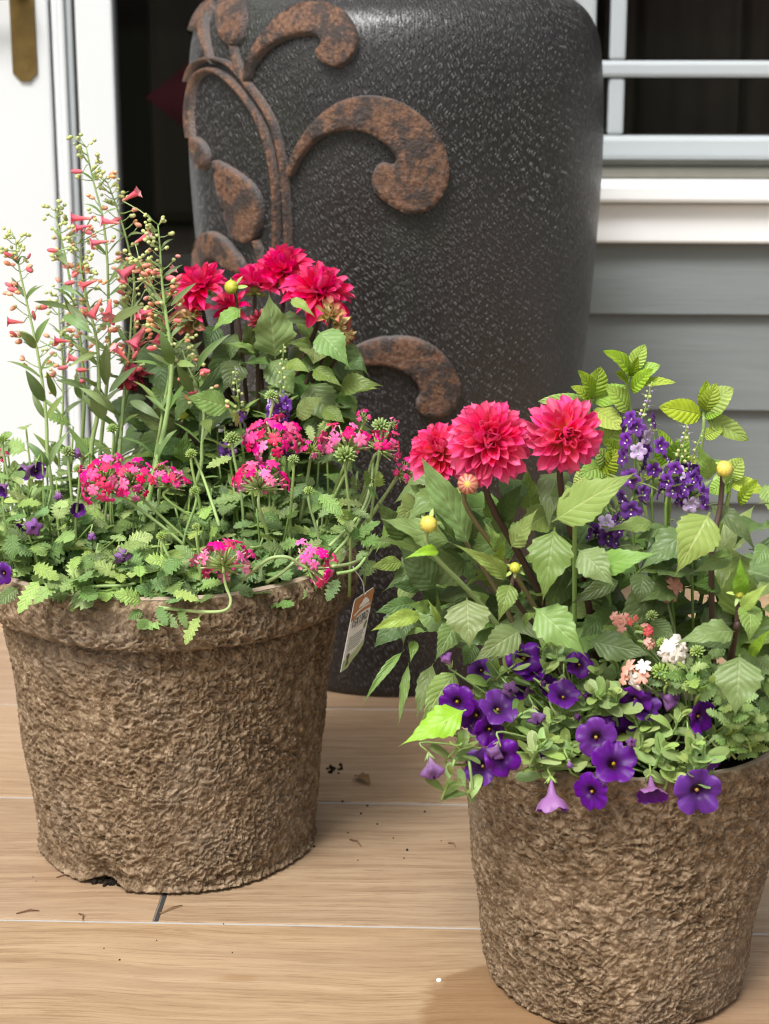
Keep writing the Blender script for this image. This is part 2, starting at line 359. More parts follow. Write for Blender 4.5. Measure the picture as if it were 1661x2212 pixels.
def mat_white(name, col=(.78, .80, .80), rough=.35):
    s = NT(name); o = s.co('Object'); n = s.noise(4, o, 3)
    return s.fin(s.mix(n, col, tuple(q * .93 for q in col)), rough, .4, s.bump(s.noise(90, o, 2), .04, .001))
def mat_siding():
    s = NT('grey_fibre_cement'); p = s.map(s.pos(), (3.2, 1, 34)); g = s.noise(1.6, p, 5, .55, .8); g2 = s.noise(1, s.map(s.pos(), (14, 1, 260)), 3)
    c = s.mix(g, (.148, .166, .163), (.196, .217, .213))
    return s.fin(s.vary(c, .04, .0, .02), .6, .35, s.bump(s.math('ADD', g, s.math('MULTIPLY', g2, .6)), .35, .002))
def mat_glass():
    s = NT('window_glass'); fr = s.new('Fresnel'); fr.inputs[0].default_value = 1.35
    tr = s.new('BsdfTransparent'); tr.inputs[0].default_value = (.75, .77, .76, 1); gl = s.new('BsdfGlossy'); gl.inputs['Roughness'].default_value = .02
    mx = s.new('MixShader'); s.set(mx.inputs[0], s.math('MULTIPLY', fr.outputs[0], .25)); s.t.links.new(tr.outputs[0], mx.inputs[1]); s.t.links.new(gl.outputs[0], mx.inputs[2]); s.t.links.new(mx.outputs[0], s.out.inputs[0])
    return s.m
M_plank, M_pulp, M_lin, M_soil, M_jar, M_rel = mat_plank(), mat_pulp(), mat_lining(), mat_soil(), mat_jar(), mat_relief()
M_white, M_trim, M_vinyl = mat_white('white_door_paint', (.69, .72, .73)), mat_white('cream_white_trim', (.83, .84, .83), .5), mat_white('grey_white_vinyl', (.42, .455, .47), .4)
M_side, M_glass = mat_siding(), mat_glass()
M_grout = plain('pale_grout', (.33, .325, .31), .9, .05); M_dgrout = plain('dark_joint', (.03, .026, .022), .9, .05)
M_room = plain('dark_interior', (.05, .036, .030), .8, .1); M_wood = plain('dark_wood', (.05, .035, .025), .5); M_cush = plain('magenta_cushion', (.15, .013, .035), .8, .05)
M_curt = plain('brown_curtain', (.055, .038, .031), .9, .05)
M_gask = plain('dark_gasket', (.06, .055, .05), .7, .05); M_tan = plain('tan_groove', (.17, .162, .135), .8, .05)  # groove tan darkened: shade of the recess below the sash put into the colour
def mat_brass():
    s = NT('tarnished_brass'); n = s.noise(45, s.co('Object'), 4)
    return s.fin(s.mix(n, (.09, .055, .012), (.30, .20, .075)), .42, .5, s.bump(n, .3, .002), metal=.8)
M_brass = mat_brass()

# ------------------------------------------------------------------ setting: ground, floor
def sheet(name, x0, x1, y0, y1, z, mat, kind='structure', label=None):
    return add(name, mesh(name, [(x0, y0, z), (x1, y0, z), (x1, y1, z), (x0, y1, z)], [(0, 1, 2, 3)], None, [mat], False), kind=kind, label=label)
M_lawn = plain('lawn_green', (.05, .09, .025), .9)
sheet('ground', -250, 250, -250, 250, -.06, M_lawn, label='green lawn around the terrace')
m = MB(); m.box((-3.2, -2.2, -.055), (3.2, 3.4, -.0016)); floor = add('floor', m.build('floor', M_grout, False), kind='structure', label='terrace floor of wood-look tile planks')
ys = [2.604 - .0 - .3036 * k for k in range(-1, 16)]                   # plank joints, back to front
ys = [ground(10, 1363).y, ground(10, 1520).y, ground(10, 1721).y, ground(10, 1986).y]
sp = (ys[0] - ys[3]) / 3
lines = [ys[0] + sp] + ys + [ys[3] - sp * k for k in range(1, 10)]
jx = ground(345, 1962).x
gap = .0026
def plank_mesh(w, d):
    b = MB(); b.box((0, 0, -.009), (w, d, 0), 0, .0012); return b.build('plank', M_plank, False)
pm = {}
for i in range(len(lines) - 1):
    y1, y0 = lines[i] - gap, lines[i + 1] + gap
    off = jx if i == 3 else jx + (.43, -.52, .71, 0, -.75, .33, .9, -.2)[i % 8]
    L = 1.216
    k0 = math.floor((-3.1 - off) / L)
    for k in range(k0, k0 + 7):
        x0, x1 = off + k * L + gap, off + (k + 1) * L - gap
        if x1 < -3.1 or x0 > 3.1 or (lines[i] < .2): continue
        if (x1 < -1.3 or x0 > 1.3): continue
        key = (round(y1 - y0, 4))
        if key not in pm: pm[key] = plank_mesh(L - 2 * gap, y1 - y0)
        add('plank', pm[key], floor, T((x0, y0, R(-.0004, .0004))))
m = MB(); m.box((jx - gap * .75, lines[4] + .004, -.004), (jx + gap * .98, lines[3] - .004, -.0009)); add('joint_filler', m.build('joint_filler', M_dgrout, False), floor)

# ------------------------------------------------------------------ house wall, window, doors
WY = 2.90                                                             # outer face of the wall sheathing
def wx(px, py, Y=WY): return at(px, py, Y).x
def wz(px, py, Y=WY): return at(px, py, Y).z
xdoor = -.315                                                          # right end of the door opening (behind the jar)
win_x0 = wx(1255, 300); win_x1 = win_x0 + 1.25
z_ap0 = wz(1450, 525, WY - .03); z_ap1 = wz(1450, 436, WY - .03); z_no1 = wz(1450, 396, WY - .045)
house = add('house_wall', None, None, T((0.6, WY, 0)), label='grey lap siding house wall behind the jar and right pot', cat='wall')
m = MB(); m.box((xdoor + .42, WY, 0), (2.6, WY + .12, z_ap0)); m.box((xdoor + .42, WY, z_ap0), (win_x0 - .07, WY + .12, 2.5)); m.box((win_x1 + .07, WY, z_ap0), (2.6, WY + .12, 2.5)); m.box((win_x0 - .07, WY, 1.75), (win_x1 + .07, WY + .12, 2.5)); m.box((-2.6, WY, 2.06), (xdoor + .42, WY + .12, 2.5)); m.box((-2.6, WY, 0), (-1.95, WY + .12, 2.06))
add('sheathing', m.build('sheathing', M_side, False), house, T((0, 0, 0)))
def board(x0, x1, z0, z1):
    e = .019; b = MB()
    v = [(0, -e, 0), (0, -.004, z1 - z0 + .02), (0, .001, z1 - z0 + .02), (0, -e + .008, 0)]
    v = v + [(x1 - x0, q[1], q[2]) for q in v]
    b.put(v, [(0, 4, 5, 1), (3, 7, 4, 0), (1, 5, 6, 2), (0, 1, 2, 3), (7, 6, 5, 4)])
    add('siding_board', b.build('siding_board', M_side, False), house, T((x0, WY - .002, z0)))
zb = [wz(1460, 678, WY - .02), wz(1460, 882, WY - .02), wz(1460, 1085, WY - .02)]; ex = (zb[0] - zb[2]) / 2
zl = zb[0]
while zl > -.2:
    board(xdoor + .425, 2.6, max(zl, .005), min(zl + ex, z_ap0 + .01)); zl -= ex
zl = zb[0] + ex
while zl < 2.3:
    board(xdoor + .425, win_x0 - .072, zl, zl + ex); board(win_x1 + .072, 2.6, zl, zl + ex); zl += ex
# window
win = add('window', None, None, T((win_x0, WY, z_ap1)), label='white vinyl window with muntins in the grey wall right of the jar', cat='window')
def wpart(name, lo, hi, mat, bev=.003, parent=None):
    b = MB(); c = Vector(((lo[0] + hi[0]) / 2, (lo[1] + hi[1]) / 2, lo[2])); b.box(Vector(lo) - c, Vector(hi) - c, 0, bev)
    return add(name, b.build(name, mat, False), parent or win, T(c))
wpart('apron', (win_x0 - .10, WY - .034, z_ap0), (win_x1 + .10, WY - .001, z_ap1 - .003), M_trim, .004)
wpart('sill', (win_x0 - .10, WY - .055, z_ap1), (win_x1 + .10, WY + .10, z_no1), M_trim, .006)
zs0 = wz(1450, 345, WY + .015); zs1 = wz(1450, 293, WY + .03)
wpart('sill_track', (win_x0 - .03, WY + .030, z_no1 + .0005), (win_x1 + .03, WY + .09, z_no1 + .019), M_tan, .004)
wpart('groove_strip', (win_x0 - .03, WY + .038, z_no1 + .0195), (win_x1 + .03, WY + .08, zs0 - .0005), M_tan, .001)
wpart('bottom_rail', (win_x0 - .03, WY + .015, zs0), (win_x1 + .03, WY + .06, zs1), M_vinyl, .007)
zt = 1.70
wpart('jamb', (win_x0 - .068, WY - .02, z_no1 + .001), (win_x0 - .031, WY + .09, zt), M_trim, .004); wpart('jamb', (win_x1 + .031, WY - .02, z_no1 + .001), (win_x1 + .068, WY + .09, zt), M_trim, .004)
wpart('head_trim', (win_x0 - .068, WY - .02, zt + .001), (win_x1 + .068, WY + .09, zt + .05), M_trim, .004)
wpart('stile', (win_x0 - .029, WY + .016, zs1 + .001), (win_x0 + .02, WY + .06, zt - .001), M_vinyl, .006); wpart('stile', (win_x1 - .02, WY + .016, zs1 + .001), (win_x1 + .029, WY + .06, zt - .001), M_vinyl, .006)
mx0 = wx(1333, 150, WY + .03); mw = .0125
zh1, zh0 = wz(1450, 131, WY + .03), wz(1450, 167, WY + .03)
xs = [mx0, mx0 + .36, mx0 + .72]; xs = [x for x in xs if x < win_x1 - .05]
zz = [zs1 + .0005]; zk = (zh0 + zh1) / 2; hh = (zh1 - zh0) / 2
rows = [zk, zk + .30, zk + .60]
for zr in rows: wpart('muntin', (win_x0 + .0205, WY + .022, zr - hh), (win_x1 - .0205, WY + .05, zr + hh), M_vinyl, .006)
for x in xs:
    lo = zs1 + .0005
    for zr in rows + [zt + hh]:
        wpart('muntin', (x - mw, WY + .027, lo), (x + mw, WY + .046, zr - hh - .0003), M_vinyl, .005); lo = zr + hh + .0003
edges_x = [win_x0 + .02] + xs + [win_x1 - .02]; ez = [zs1] + rows + [zt]
for i in range(len(edges_x) - 1):
    for j in range(len(ez) - 1):
        wpart('pane', (edges_x[i] + .004, WY + .0345, ez[j] + .004), (edges_x[i + 1] - .004, WY + .0385, ez[j + 1] - .004), M_glass, 0)
# doors: a pair of leaves meeting at an astragal
def door(name, x0, x1, lab, yy, sl=.11, sr=.11):
    d = add(name, None, None, T(((x0 + x1) / 2, yy, 0)), label=lab, cat='door')
    wpart('stile', (x0, yy, .012), (x0 + sl, yy + .045, 2.04), M_white, .004, d); wpart('stile', (x1 - sr, yy, .012), (x1, yy + .045, 2.04), M_white, .004, d)
    wpart('rail', (x0 + sl + .0004, yy + .002, .012), (x1 - sr - .0004, yy + .043, .24), M_white, .003, d); wpart('rail', (x0 + sl + .0004, yy + .002, 1.92), (x1 - sr - .0004, yy + .043, 2.04), M_white, .003, d)
    wpart('pane', (x0 + sl + .0005, yy + .019, .2405), (x1 - sr - .0005, yy + .024, 1.9195), M_glass, 0, d)
    return d
DY = WY + .0
e1 = wx(133, 690, DY); e2 = wx(187, 690, DY); e3 = wx(265, 690, DY)
lf = door('door_leaf', e1 - .82, e1, 'white door leaf with a brass handle plate at the left edge', DY, .11, .125)
rt = door('door_leaf', e2, e2 + .70, 'white framed glass door leaf with dark pane beside the jar', DY + .004, e3 - e2, .09)
ast = add('door_astragal', None, None, T(((e1 + e2) / 2, DY, 0)), label='ribbed white vertical strip between the two door leaves', cat='door trim')
wpart('gasket', (e1 + .001, DY + .012, .012), (e2 - .001, DY + .04, 2.04), M_gask, 0, ast)
q = e2 - e1
wpart('strip', (e1 + .0035, DY + .004, .012), (e1 + q * .36, DY + .0115, 2.04), M_white, .003, ast)
wpart('strip', (e1 + q * .365, DY - .003, .012), (e1 + q * .62, DY + .0115, 2.04), M_white, .004, ast)
wpart('strip', (e1 + q * .625, DY + .005, .012), (e2 - .005, DY + .0115, 2.04), M_vinyl, .003, ast)
m = MB(); m.box((-1.95, WY + .05, .0), (xdoor + .42, WY + .12, .011)); add('door_sill', m.build('door_sill', M_vinyl, False), label='low metal threshold under the white doors', cat='door sill')
# brass plate and lever
hx0, hx1 = wx(24, 90, DY), wx(79, 90, DY); hz0 = wz(52, 176, DY); pw = hx1 - hx0
b = MB(); o2 = [(0, .012), (.006, .007), (pw * .3, 0), (pw * .7, 0), (pw - .006, .007), (pw, .012), (pw, .25), (pw * .7, .262), (pw * .3, .262), (0, .25)]
n = len(o2); v = [(x, 0, z) for x, z in o2] + [(x * .94 + pw * .03, -.004, z * .995 + .0006) for x, z in o2]
b.put(v, [tuple(range(n, 2 * n))] + [(i, (i + 1) % n, n + (i + 1) % n, n + i) for i in range(n)])
pl = add('handle_plate', b.build('handle_plate', M_brass, False), lf, T((hx0, DY - .0006, hz0)))
zl_ = wz(10, 3, DY - .03)
b = MB(); b.tube([(0, 0, 0), (0, -.03, 0)], .009, 10); b.tube(smooth_path([(0, -.03, 0), (-.02, -.036, -.002), (-.06, -.035, -.004), (-.10, -.033, .001)]), [.0085] * 10 + [.007] * 6 if False else .008, 10)
add('lever', b.build('lever', M_brass), pl, T((hx0 + pw * .5, DY - .0047, zl_ + .012)))
# dark room behind the glass
m = MB()
RX0, RX1, RY1, RZ1 = -2.1, 2.7, 5.4, 2.5
m.box((RX0, WY + .125, -.02), (RX1, RY1, -.001)); 
add('room_floor', m.build('room_floor', M_wood, False), kind='structure', label='dark wooden floor inside the house')
m = MB(); m.box((RX0, RY1, 0), (RX1, RY1 + .05, RZ1)); m.box((RX0 - .05, WY + .125, 0), (RX0, RY1, RZ1)); m.box((RX1, WY + .125, 0), (RX1 + .05, RY1, RZ1))
add('room_wall', m.build('room_wall', M_room, False), kind='structure', label='dark interior walls seen through the glass')
m = MB(); m.box((RX0 - .05, WY + .0, RZ1 + .002), (RX1 + .05, RY1 + .05, RZ1 + .1)); add('room_ceiling', m.build('room_ceiling', M_room, False), kind='structure', label='ceiling of the dark room')
# armchair with a magenta cushion behind the door glass
cp = at(392, 215, 3.75)
ch = add('armchair', None, None, T((cp.x + .1, 3.85, 0)), label='dark armchair inside the room behind the glass door', cat='chair')
wpart('seat', (cp.x - .12, 3.62, .18), (cp.x + .48, 4.2, .44), M_wood, .03, ch); wpart('backrest', (cp.x - .12, 4.06, .442), (cp.x + .48, 4.2, .98), M_wood, .03, ch)
for dx in (-.1, .42):
    for dy in (3.66, 4.12): wpart('leg', (cp.x + dx, dy, 0), (cp.x + dx + .04, dy + .04, .179), M_wood, .004, ch)
b = MB(); N_ = 14; v = []
for sgn in (1, -1):
    for i in range(N_):
        for j in range(N_):
            x, z = i / (N_ - 1) * 2 - 1, j / (N_ - 1) * 2 - 1
            pin = 1 - .10 * (abs(x) * abs(z)) ** .5 * 0 - .06 * (1 - abs(x)) * 0
            t = max(0, (1 - x ** 4) * (1 - z ** 4)) ** .5
            v.append((x * .17 * (1 - .08 * (1 - z * z)), -sgn * .06 * t, z * .17 * (1 - .08 * (1 - x * x))))
b.put(v, [q if True else q for q in grid_faces(N_, N_)] + [q[::-1] for q in grid_faces(N_, N_, off=N_ * N_)])
cz = wz(392, 215, 3.75)
add('cushion', b.build('cushion', M_cush), None, T((cp.x + .15, 3.86, cz + .0)) @ Matrix.Rotation(rad(-8), 4, 'X') @ Matrix.Rotation(rad(45), 4, 'Y'), label='magenta cushion on the dark armchair behind the door glass', cat='cushion')
# shelf and curtains behind the window
for k, (px, w_) in enumerate(((1500, .16), (1610, .12), (1380, .10))):
    X = wx(px, 60, 3.25); b = MB(); nn = 24; v = []
    for i in range(nn):
        for z in (.25, 2.2): v.append((i / (nn - 1) * w_ - w_ / 2, .004 * math.sin(i * .9), z))
    b.put(v, [(2 * i, 2 * i + 2, 2 * i + 3, 2 * i + 1) for i in range(nn - 1)])
    me = b.build('curtain', M_curt)
    add('curtain', me, None, T((X, 3.25 + .05 * k, 0)), label=('brown curtain fold behind the upper window panes', 'narrow brown curtain at the right edge behind the window', 'thin dark curtain behind the left window muntin')[k], cat='curtain', group='curtains behind the window')

# ------------------------------------------------------------------ big dark jar
JC = at(853, 1300, 2.52); JX, JY = JC.x, 2.52
prof = []
for y, hw in ((1500, 272), (1490, 276), (1450, 284), (1380, 298), (1300, 314), (1200, 334), (1100, 353), (1000, 370), (900, 385), (783, 401), (666, 416), (560, 426), (471, 434), (353, 443), (236, 446), (147, 444), (77, 436), (29, 415), (0, 385)):
    p = at(853, y, 2.52); depth = (p - CAMP).dot(RC @ Vector((0, 0, -1)))
    prof.append((hw / FPX * depth, p.z))
zoff = prof[0][1]; print('jar base z before shift', zoff, prof)
prof[0] = (prof[0][0], 0.0)
if prof[1][1] < .008: prof[1] = (prof[1][0] + .002, .008)
tz, tr_ = prof[-1][1], prof[-1][0]
prof += [(tr_ * .9, tz + .018), (tr_ * .72, tz + .032), (tr_ * .58, tz + .045), (tr_ * .53, tz + .075), (tr_ * .56, tz + .095), (tr_ * .60, tz + .10), (tr_ * .52, tz + .105), (tr_ * .46, tz + .08), (tr_ * .46, tz - .15)]
pz = smooth_path([Vector((r, 0, z)) for r, z in prof], 4)
out_n = 4 * 19 - 3
NA = 160; v = []; uv = []
acc = 0
for i, p in enumerate(pz):
    for j in range(NA + 1):
        a = 2 * math.pi * j / NA + math.pi / 2
        rr = p.x * (1 + .004 * math.sin(3 * a + p.z * 4))
        v.append((rr * math.cos(a), rr * math.sin(a), max(0.0, p.z))); uv.append((j / NA * 1.7, p.z))
jar = add('storage_jar', None, None, T((JX, JY, 0)), label='tall dark combed ceramic jar with rust brown vine relief', cat='jar')
f = grid_faces(len(pz), NA + 1)
add('body', mesh('body', v, f, uv, [M_jar]), jar, T((JX, JY, 0)))
zs_ = np.array([p.z for p in pz[:out_n + 4]]); rs_ = np.array([p.x for p in pz[:out_n + 4]])
def jr(z): return float(np.interp(z, zs_, rs_))
def jhit(px, py):
    """first point of the pixel's ray on the jar's outside, with its normal"""
    d = ray(px, py); t0, best = None, (9, None)
    lo = 1.6 / d.y; hi = JY / d.y; pt = None
    g = lambda t: (lambda p: math.hypot(p.x - JX, p.y - JY) - jr(p.z))(CAMP + d * t)
    a, b_ = lo, hi; ga, gb = g(a), g(b_)
    if gb > 0:
        p = CAMP + d * hi; q = Vector((p.x - JX, p.y - JY, 0)).normalized(); p = Vector((JX + q.x * jr(p.z), JY + q.y * jr(p.z), p.z))
    else:
        for _ in range(40):
            c = (a + b_) / 2
            if g(c) > 0: a = c
            else: b_ = c
        p = CAMP + d * b_
    q = Vector((p.x - JX, p.y - JY, 0)).normalized(); sl = (jr(p.z + .004) - jr(p.z - .004)) / .008
    return p, Vector((q.x, q.y, -sl)).normalized()
def chaikin(P, k=3):
    for _ in range(k):
        Q = []
        for i in range(len(P)):
            a, b_ = P[i], P[(i + 1) % len(P)]
            Q += [(a[0] * .75 + b_[0] * .25, a[1] * .75 + b_[1] * .25), (a[0] * .25 + b_[0] * .75, a[1] * .25 + b_[1] * .75)]
        P = Q
    return P
def emboss(name, poly, h=.012, bev=4.5, step=9.0, dome=.0006):
    P = chaikin([CJ(*q) for q in poly], 2)
    A = np.array(P); B = np.roll(A, -1, 0)
    def dist(x, y):
        d = B - A; t = np.clip(((x - A[:, 0]) * d[:, 0] + (y - A[:, 1]) * d[:, 1]) / ((d ** 2).sum(1) + 1e-9), 0, 1)
        return float(np.min(np.hypot(A[:, 0] + t * d[:, 0] - x, A[:, 1] + t * d[:, 1] - y)))
    def inside(x, y):
        c = (A[:, 1] > y) != (B[:, 1] > y)
        xi = A[:, 0] + (y - A[:, 1]) / (B[:, 1] - A[:, 1] + 1e-12) * (B[:, 0] - A[:, 0])
        return bool(np.sum(c & (x < xi)) % 2)
    pts = [Vector(p) for p in P]; n = len(pts)
    # inset copies of the outline give a clean bevelled edge
    for ins in (2.0, 5.0):
        for i in range(n):
            a, b_, c = A[i - 1], A[i], A[(i + 1) % n]; t = c - a; t = t / (np.hypot(*t) + 1e-9); nn = np.array((-t[1], t[0]))
            for s in (1, -1):
                x, y = b_ + s * nn * ins
                if inside(x, y) and dist(x, y) > ins * .8: pts.append(Vector((x, y)))
    x = A[:, 0].min()
    while x < A[:, 0].max():
        y = A[:, 1].min()
        while y < A[:, 1].max():
            if inside(x, y) and dist(x, y) > 7.0: pts.append(Vector((x + R(-1, 1), y + R(-1, 1))))
            y += step
        x += step
    res = geometry.delaunay_2d_cdt(pts, [], [list(range(n))], 1, 1e-5)
    V, F = res[0], res[2]; v = []; uv = []; base = None
    for q in V:
        p, nr = jhit(q.x, q.y); d = dist(q.x, q.y)
        e = min(1, d / bev); e = math.sqrt(max(0, 1 - (1 - e) ** 2)); hgt = -.004 + (h + .004) * e + dome * min(1, d / 40)
        hgt += (.0012 * noise.noise(p * 60) + .0006 * noise.noise(p * 190)) * e
        v.append(p + nr * hgt); uv.append((e, 0))
    c = sum(v, Vector()) / len(v)
    me = mesh(name, [p - c for p in v], [f if (v[f[1]] - v[f[0]]).cross(v[f[2]] - v[f[0]]).dot(CAMP - c) > 0 else f[::-1] for f in F], uv, [M_rel])
    return add(name, me, jar, T(c))
def ridge(name, pts, hw=9, h=.011):
    P = smooth_path([Vector((*CJ(*q), 0)) for q in pts], 5); L_, R_ = [], []
    for i, p in enumerate(P):
        t = (P[min(i + 1, len(P) - 1)] - P[max(0, i - 1)]); t.normalize(); nn = Vector((-t.y, t.x, 0)); w = hw * (1 if not hasattr(hw, '__len__') else 1)
        L_.append(p + nn * w); R_.append(p - nn * w)
    v = []; uv = []; nc = 7
    for a, b_ in zip(L_, R_):
        for j in range(nc):
            q = a.lerp(b_, j / (nc - 1)); p, nr = jhit(q.x, q.y); e = math.sin(math.pi * j / (nc - 1)) ** .6
            v.append(p + nr * (-.003 + (h + .003) * e)); uv.append((.45 + .55 * e, 0))
    c = sum(v, Vector()) / len(v)
    return add(name, mesh(name, [p - c for p in v], grid_faces(len(P), nc), uv, [M_rel]), jar, T(c))
emboss('scroll_relief', [(440, 640), (450, 590), (490, 505), (540, 440), (600, 385), (670, 355), (745, 345), (850, 365), (940, 425), (1000, 500), (1028, 580), (1028, 670), (985, 750), (930, 785), (870, 785), (800, 745), (750, 695), (745, 650), (760, 610), (790, 590), (830, 605), (838, 580), (810, 540), (760, 500), (690, 478), (610, 485), (545, 520), (490, 590), (462, 660)])
emboss('scroll_relief', [(288, 300), (296, 235), (320, 180), (360, 120), (420, 60), (500, 22), (590, 20), (665, 55), (702, 115), (700, 190), (665, 238), (615, 256), (562, 228), (540, 185), (575, 160), (550, 135), (500, 132), (430, 150), (365, 190), (325, 245), (310, 300)])
emboss('scroll_relief', [(630, 1310), (670, 1275), (740, 1240), (840, 1224), (940, 1240), (1020, 1300), (1065, 1375), (1072, 1450), (1035, 1515), (970, 1536), (915, 1510), (905, 1470), (925, 1440), (915, 1410), (880, 1365), (815, 1338), (740, 1335), (680, 1345), (630, 1375)])
emboss('leaf_relief', [(178, 578), (215, 595), (290, 640), (345, 695), (360, 760), (352, 850), (320, 892), (280, 892), (245, 860), (222, 790), (205, 720), (188, 650)])
emboss('leaf_relief', [(190, 70), (200, 10), (215, -40), (280, -40), (298, 10), (298, 80), (285, 130), (262, 175), (240, 175), (210, 145), (195, 110)])
emboss('leaf_relief', [(100, 495), (130, 505), (160, 540), (166, 580), (155, 620), (135, 628), (110, 590), (98, 540)])
emboss('scroll_relief', [(80, 145), (92, 80), (130, 30), (185, 0), (190, 40), (165, 60), (155, 90), (160, 140), (172, 200), (190, 240), (170, 240), (150, 190), (135, 130), (110, 110)])
emboss('scroll_relief', [(104, 990), (112, 890), (145, 845), (185, 845), (240, 885), (300, 965), (290, 1010), (240, 990), (200, 960), (175, 940), (160, 1000)])
ridge('vine_stem', [(403, 960), (402, 800), (398, 680), (378, 550), (340, 440), (280, 345), (215, 280), (160, 258), (115, 285), (95, 350), (88, 430), (95, 505)], 9)
ridge('vine_stem', [(447, 960), (443, 800), (434, 670), (422, 570), (392, 455), (345, 370), (296, 305), (262, 230), (248, 165)], 9)
ridge('vine_stem', [(300, 310), (250, 250), (205, 225), (150, 220), (105, 245), (84, 300)], 7)
ridge('vine_stem', [(330, 880), (340, 910), (350, 960)], 9)

# ------------------------------------------------------------------ pulp pots
def pot(name, cx, cy, prof_out, prof_in, lab, nA, nZ, seed, amp=1.0, hole=None):
    root = add(name, None, None, T((cx, cy, 0)), label=lab, cat='flower pot')
    P = smooth_path([Vector((r, 0, z)) for r, z in prof_out], 8)
    # resample evenly
    d = [0]
    for a, b_ in zip(P, P[1:]): d.append(d[-1] + (b_ - a).length)
    S = np.linspace(0, d[-1], nZ); Rr = np.interp(S, d, [p.x for p in P]); Zz = np.interp(S, d, [p.z for p in P])
    A = np.linspace(0, 2 * math.pi, nA, endpoint=False)
    v = []; uv = []; nz = noise.noise; so = Vector((seed * 3.7, seed * 1.9, seed))
    ca, sa = np.cos(A), np.sin(A)
    zmax = prof_out[-1][1]
    for i in range(nZ):
        r0, z0 = float(Rr[i]), float(Zz[i]); edge = min(1, max(.12, (d[-1] - S[i]) / .012))
        for j in range(nA):
            c, s_ = float(ca[j]), float(sa[j]); q = Vector((r0 * c, r0 * s_, z0 * 1.15)) + so
            wv = Vector((nz(q * 80), nz(q * 80 + Vector((9, 2, 4))), nz(q * 80 + Vector((3, 7, 1))))) * .006
            k = q + wv
            n1 = 1 - abs(nz(k * 112)) * 2.3; n2 = 1 - abs(nz(k * 270 + Vector((5, 5, 5)))) * 2.3; lo = nz(q * 9)
            patch = .55 + .45 * max(-1, min(1, nz(q * 14 + Vector((2, 8, 1))) * 2.2))
            h = (n1 * .52 + n2 * .48)
            disp = (h * .0043 * (patch + .6) + lo * .0030) * amp * edge
            z = z0 + .0012 * n2 * edge * (1 if z0 > .004 else 0)
            rr = r0 + disp
            if hole and z0 < .045:
                da = (math.atan2(s_, c) - hole[0] + math.pi) % (2 * math.pi) - math.pi
                t = max(0, 1 - (da / hole[1]) ** 2) * max(0, 1 - z0 / .04)
                rr -= t * .014
                if t > 0 and z0 < .02: z += t * .007
            v.append((rr * c, rr * s_, max(z, 0.0004))); uv.append((min(1, max(0, .5 + h * .5)), 0))
    # bottom disc closes the base
    f = grid_faces(nZ, nA, True)
    add('body', mesh('body', v, f, uv, [M_pulp]), root, T((cx, cy, 0)))
    b = MB(); Q = prof_in; vv = []; na = 96
    for r, z in Q:
        for j in range(na):
            a = 2 * math.pi * j / na; w = .0012 * nz(Vector((math.cos(a) * 9, math.sin(a) * 9, z * 30)) + so)
            vv.append(((r + w) * math.cos(a), (r + w) * math.sin(a), z + w * 1.5 + .0015 * nz(Vector((math.cos(a) * 3, math.sin(a) * 3, seed)))))
    b.put(vv, [q[::-1] for q in grid_faces(len(Q), na, True)]); add('lining', b.build('lining', M_lin), root, T((cx, cy, 0)))
    return root
PL = ground(386, 1808); PLX, PLY = PL.x, 1.885
PLX = at(386, 1808, PLY).x
pot_l = pot('pulp_pot', PLX, PLY, [(.02, .001), (.138, .002), (.146, .012), (.152, .06), (.160, .13), (.168, .20), (.1755, .262), (.1745, .272), (.176, .276), (.188, .279), (.193, .286), (.195, .300), (.195, .314), (.193, .325), (.190, .331)],
            [(.1905, .3308), (.186, .333), (.180, .331), (.175, .322), (.172, .29), (.168, .25)], 'brown moulded pulp pot with a thick lip under the penstemon, left', 1240, 370, 1.3, hole=(rad(-113), .17))
PRY = 1.597; PRX = at(1327, 2098, PRY).x
pot_r = pot('pulp_pot', PRX, PRY, [(.02, .001), (.105, .002), (.117, .012), (.124, .05), (.132, .11), (.140, .17), (.147, .22), (.1515, .243), (.153, .252), (.151, .258)],
            [(.1515, .2578), (.147, .2595), (.143, .2575), (.140, .25), (.136, .22), (.132, .19)], 'straight sided brown pulp pot under the purple trailing flowers, right', 1040, 290, 5.1)
def soil(nm, cx, cy, r, z, lab):
    v = []; nr, na = 26, 90; uv = []
    for i in range(nr):
        for j in range(na):
            a = 2 * math.pi * j / na; q = r * (i + .02) / (nr - 1)
            v.append((q * math.cos(a), q * math.sin(a), .004 * noise.noise(Vector((q * math.cos(a) * 60, q * math.sin(a) * 60, z))) + .010 * (1 - (q / r) ** 2))); uv.append((0, 0))
    add(nm, mesh(nm, v, grid_faces(nr, na, True), uv, [M_soil]), None, T((cx, cy, z)), label=lab, kind='stuff')
soil('potting_soil', PLX, PLY, .171, .298, 'dark potting soil inside the left pulp pot'); soil('potting_soil', PRX, PRY, .1375, .230, 'dark potting soil inside the right pulp pot')

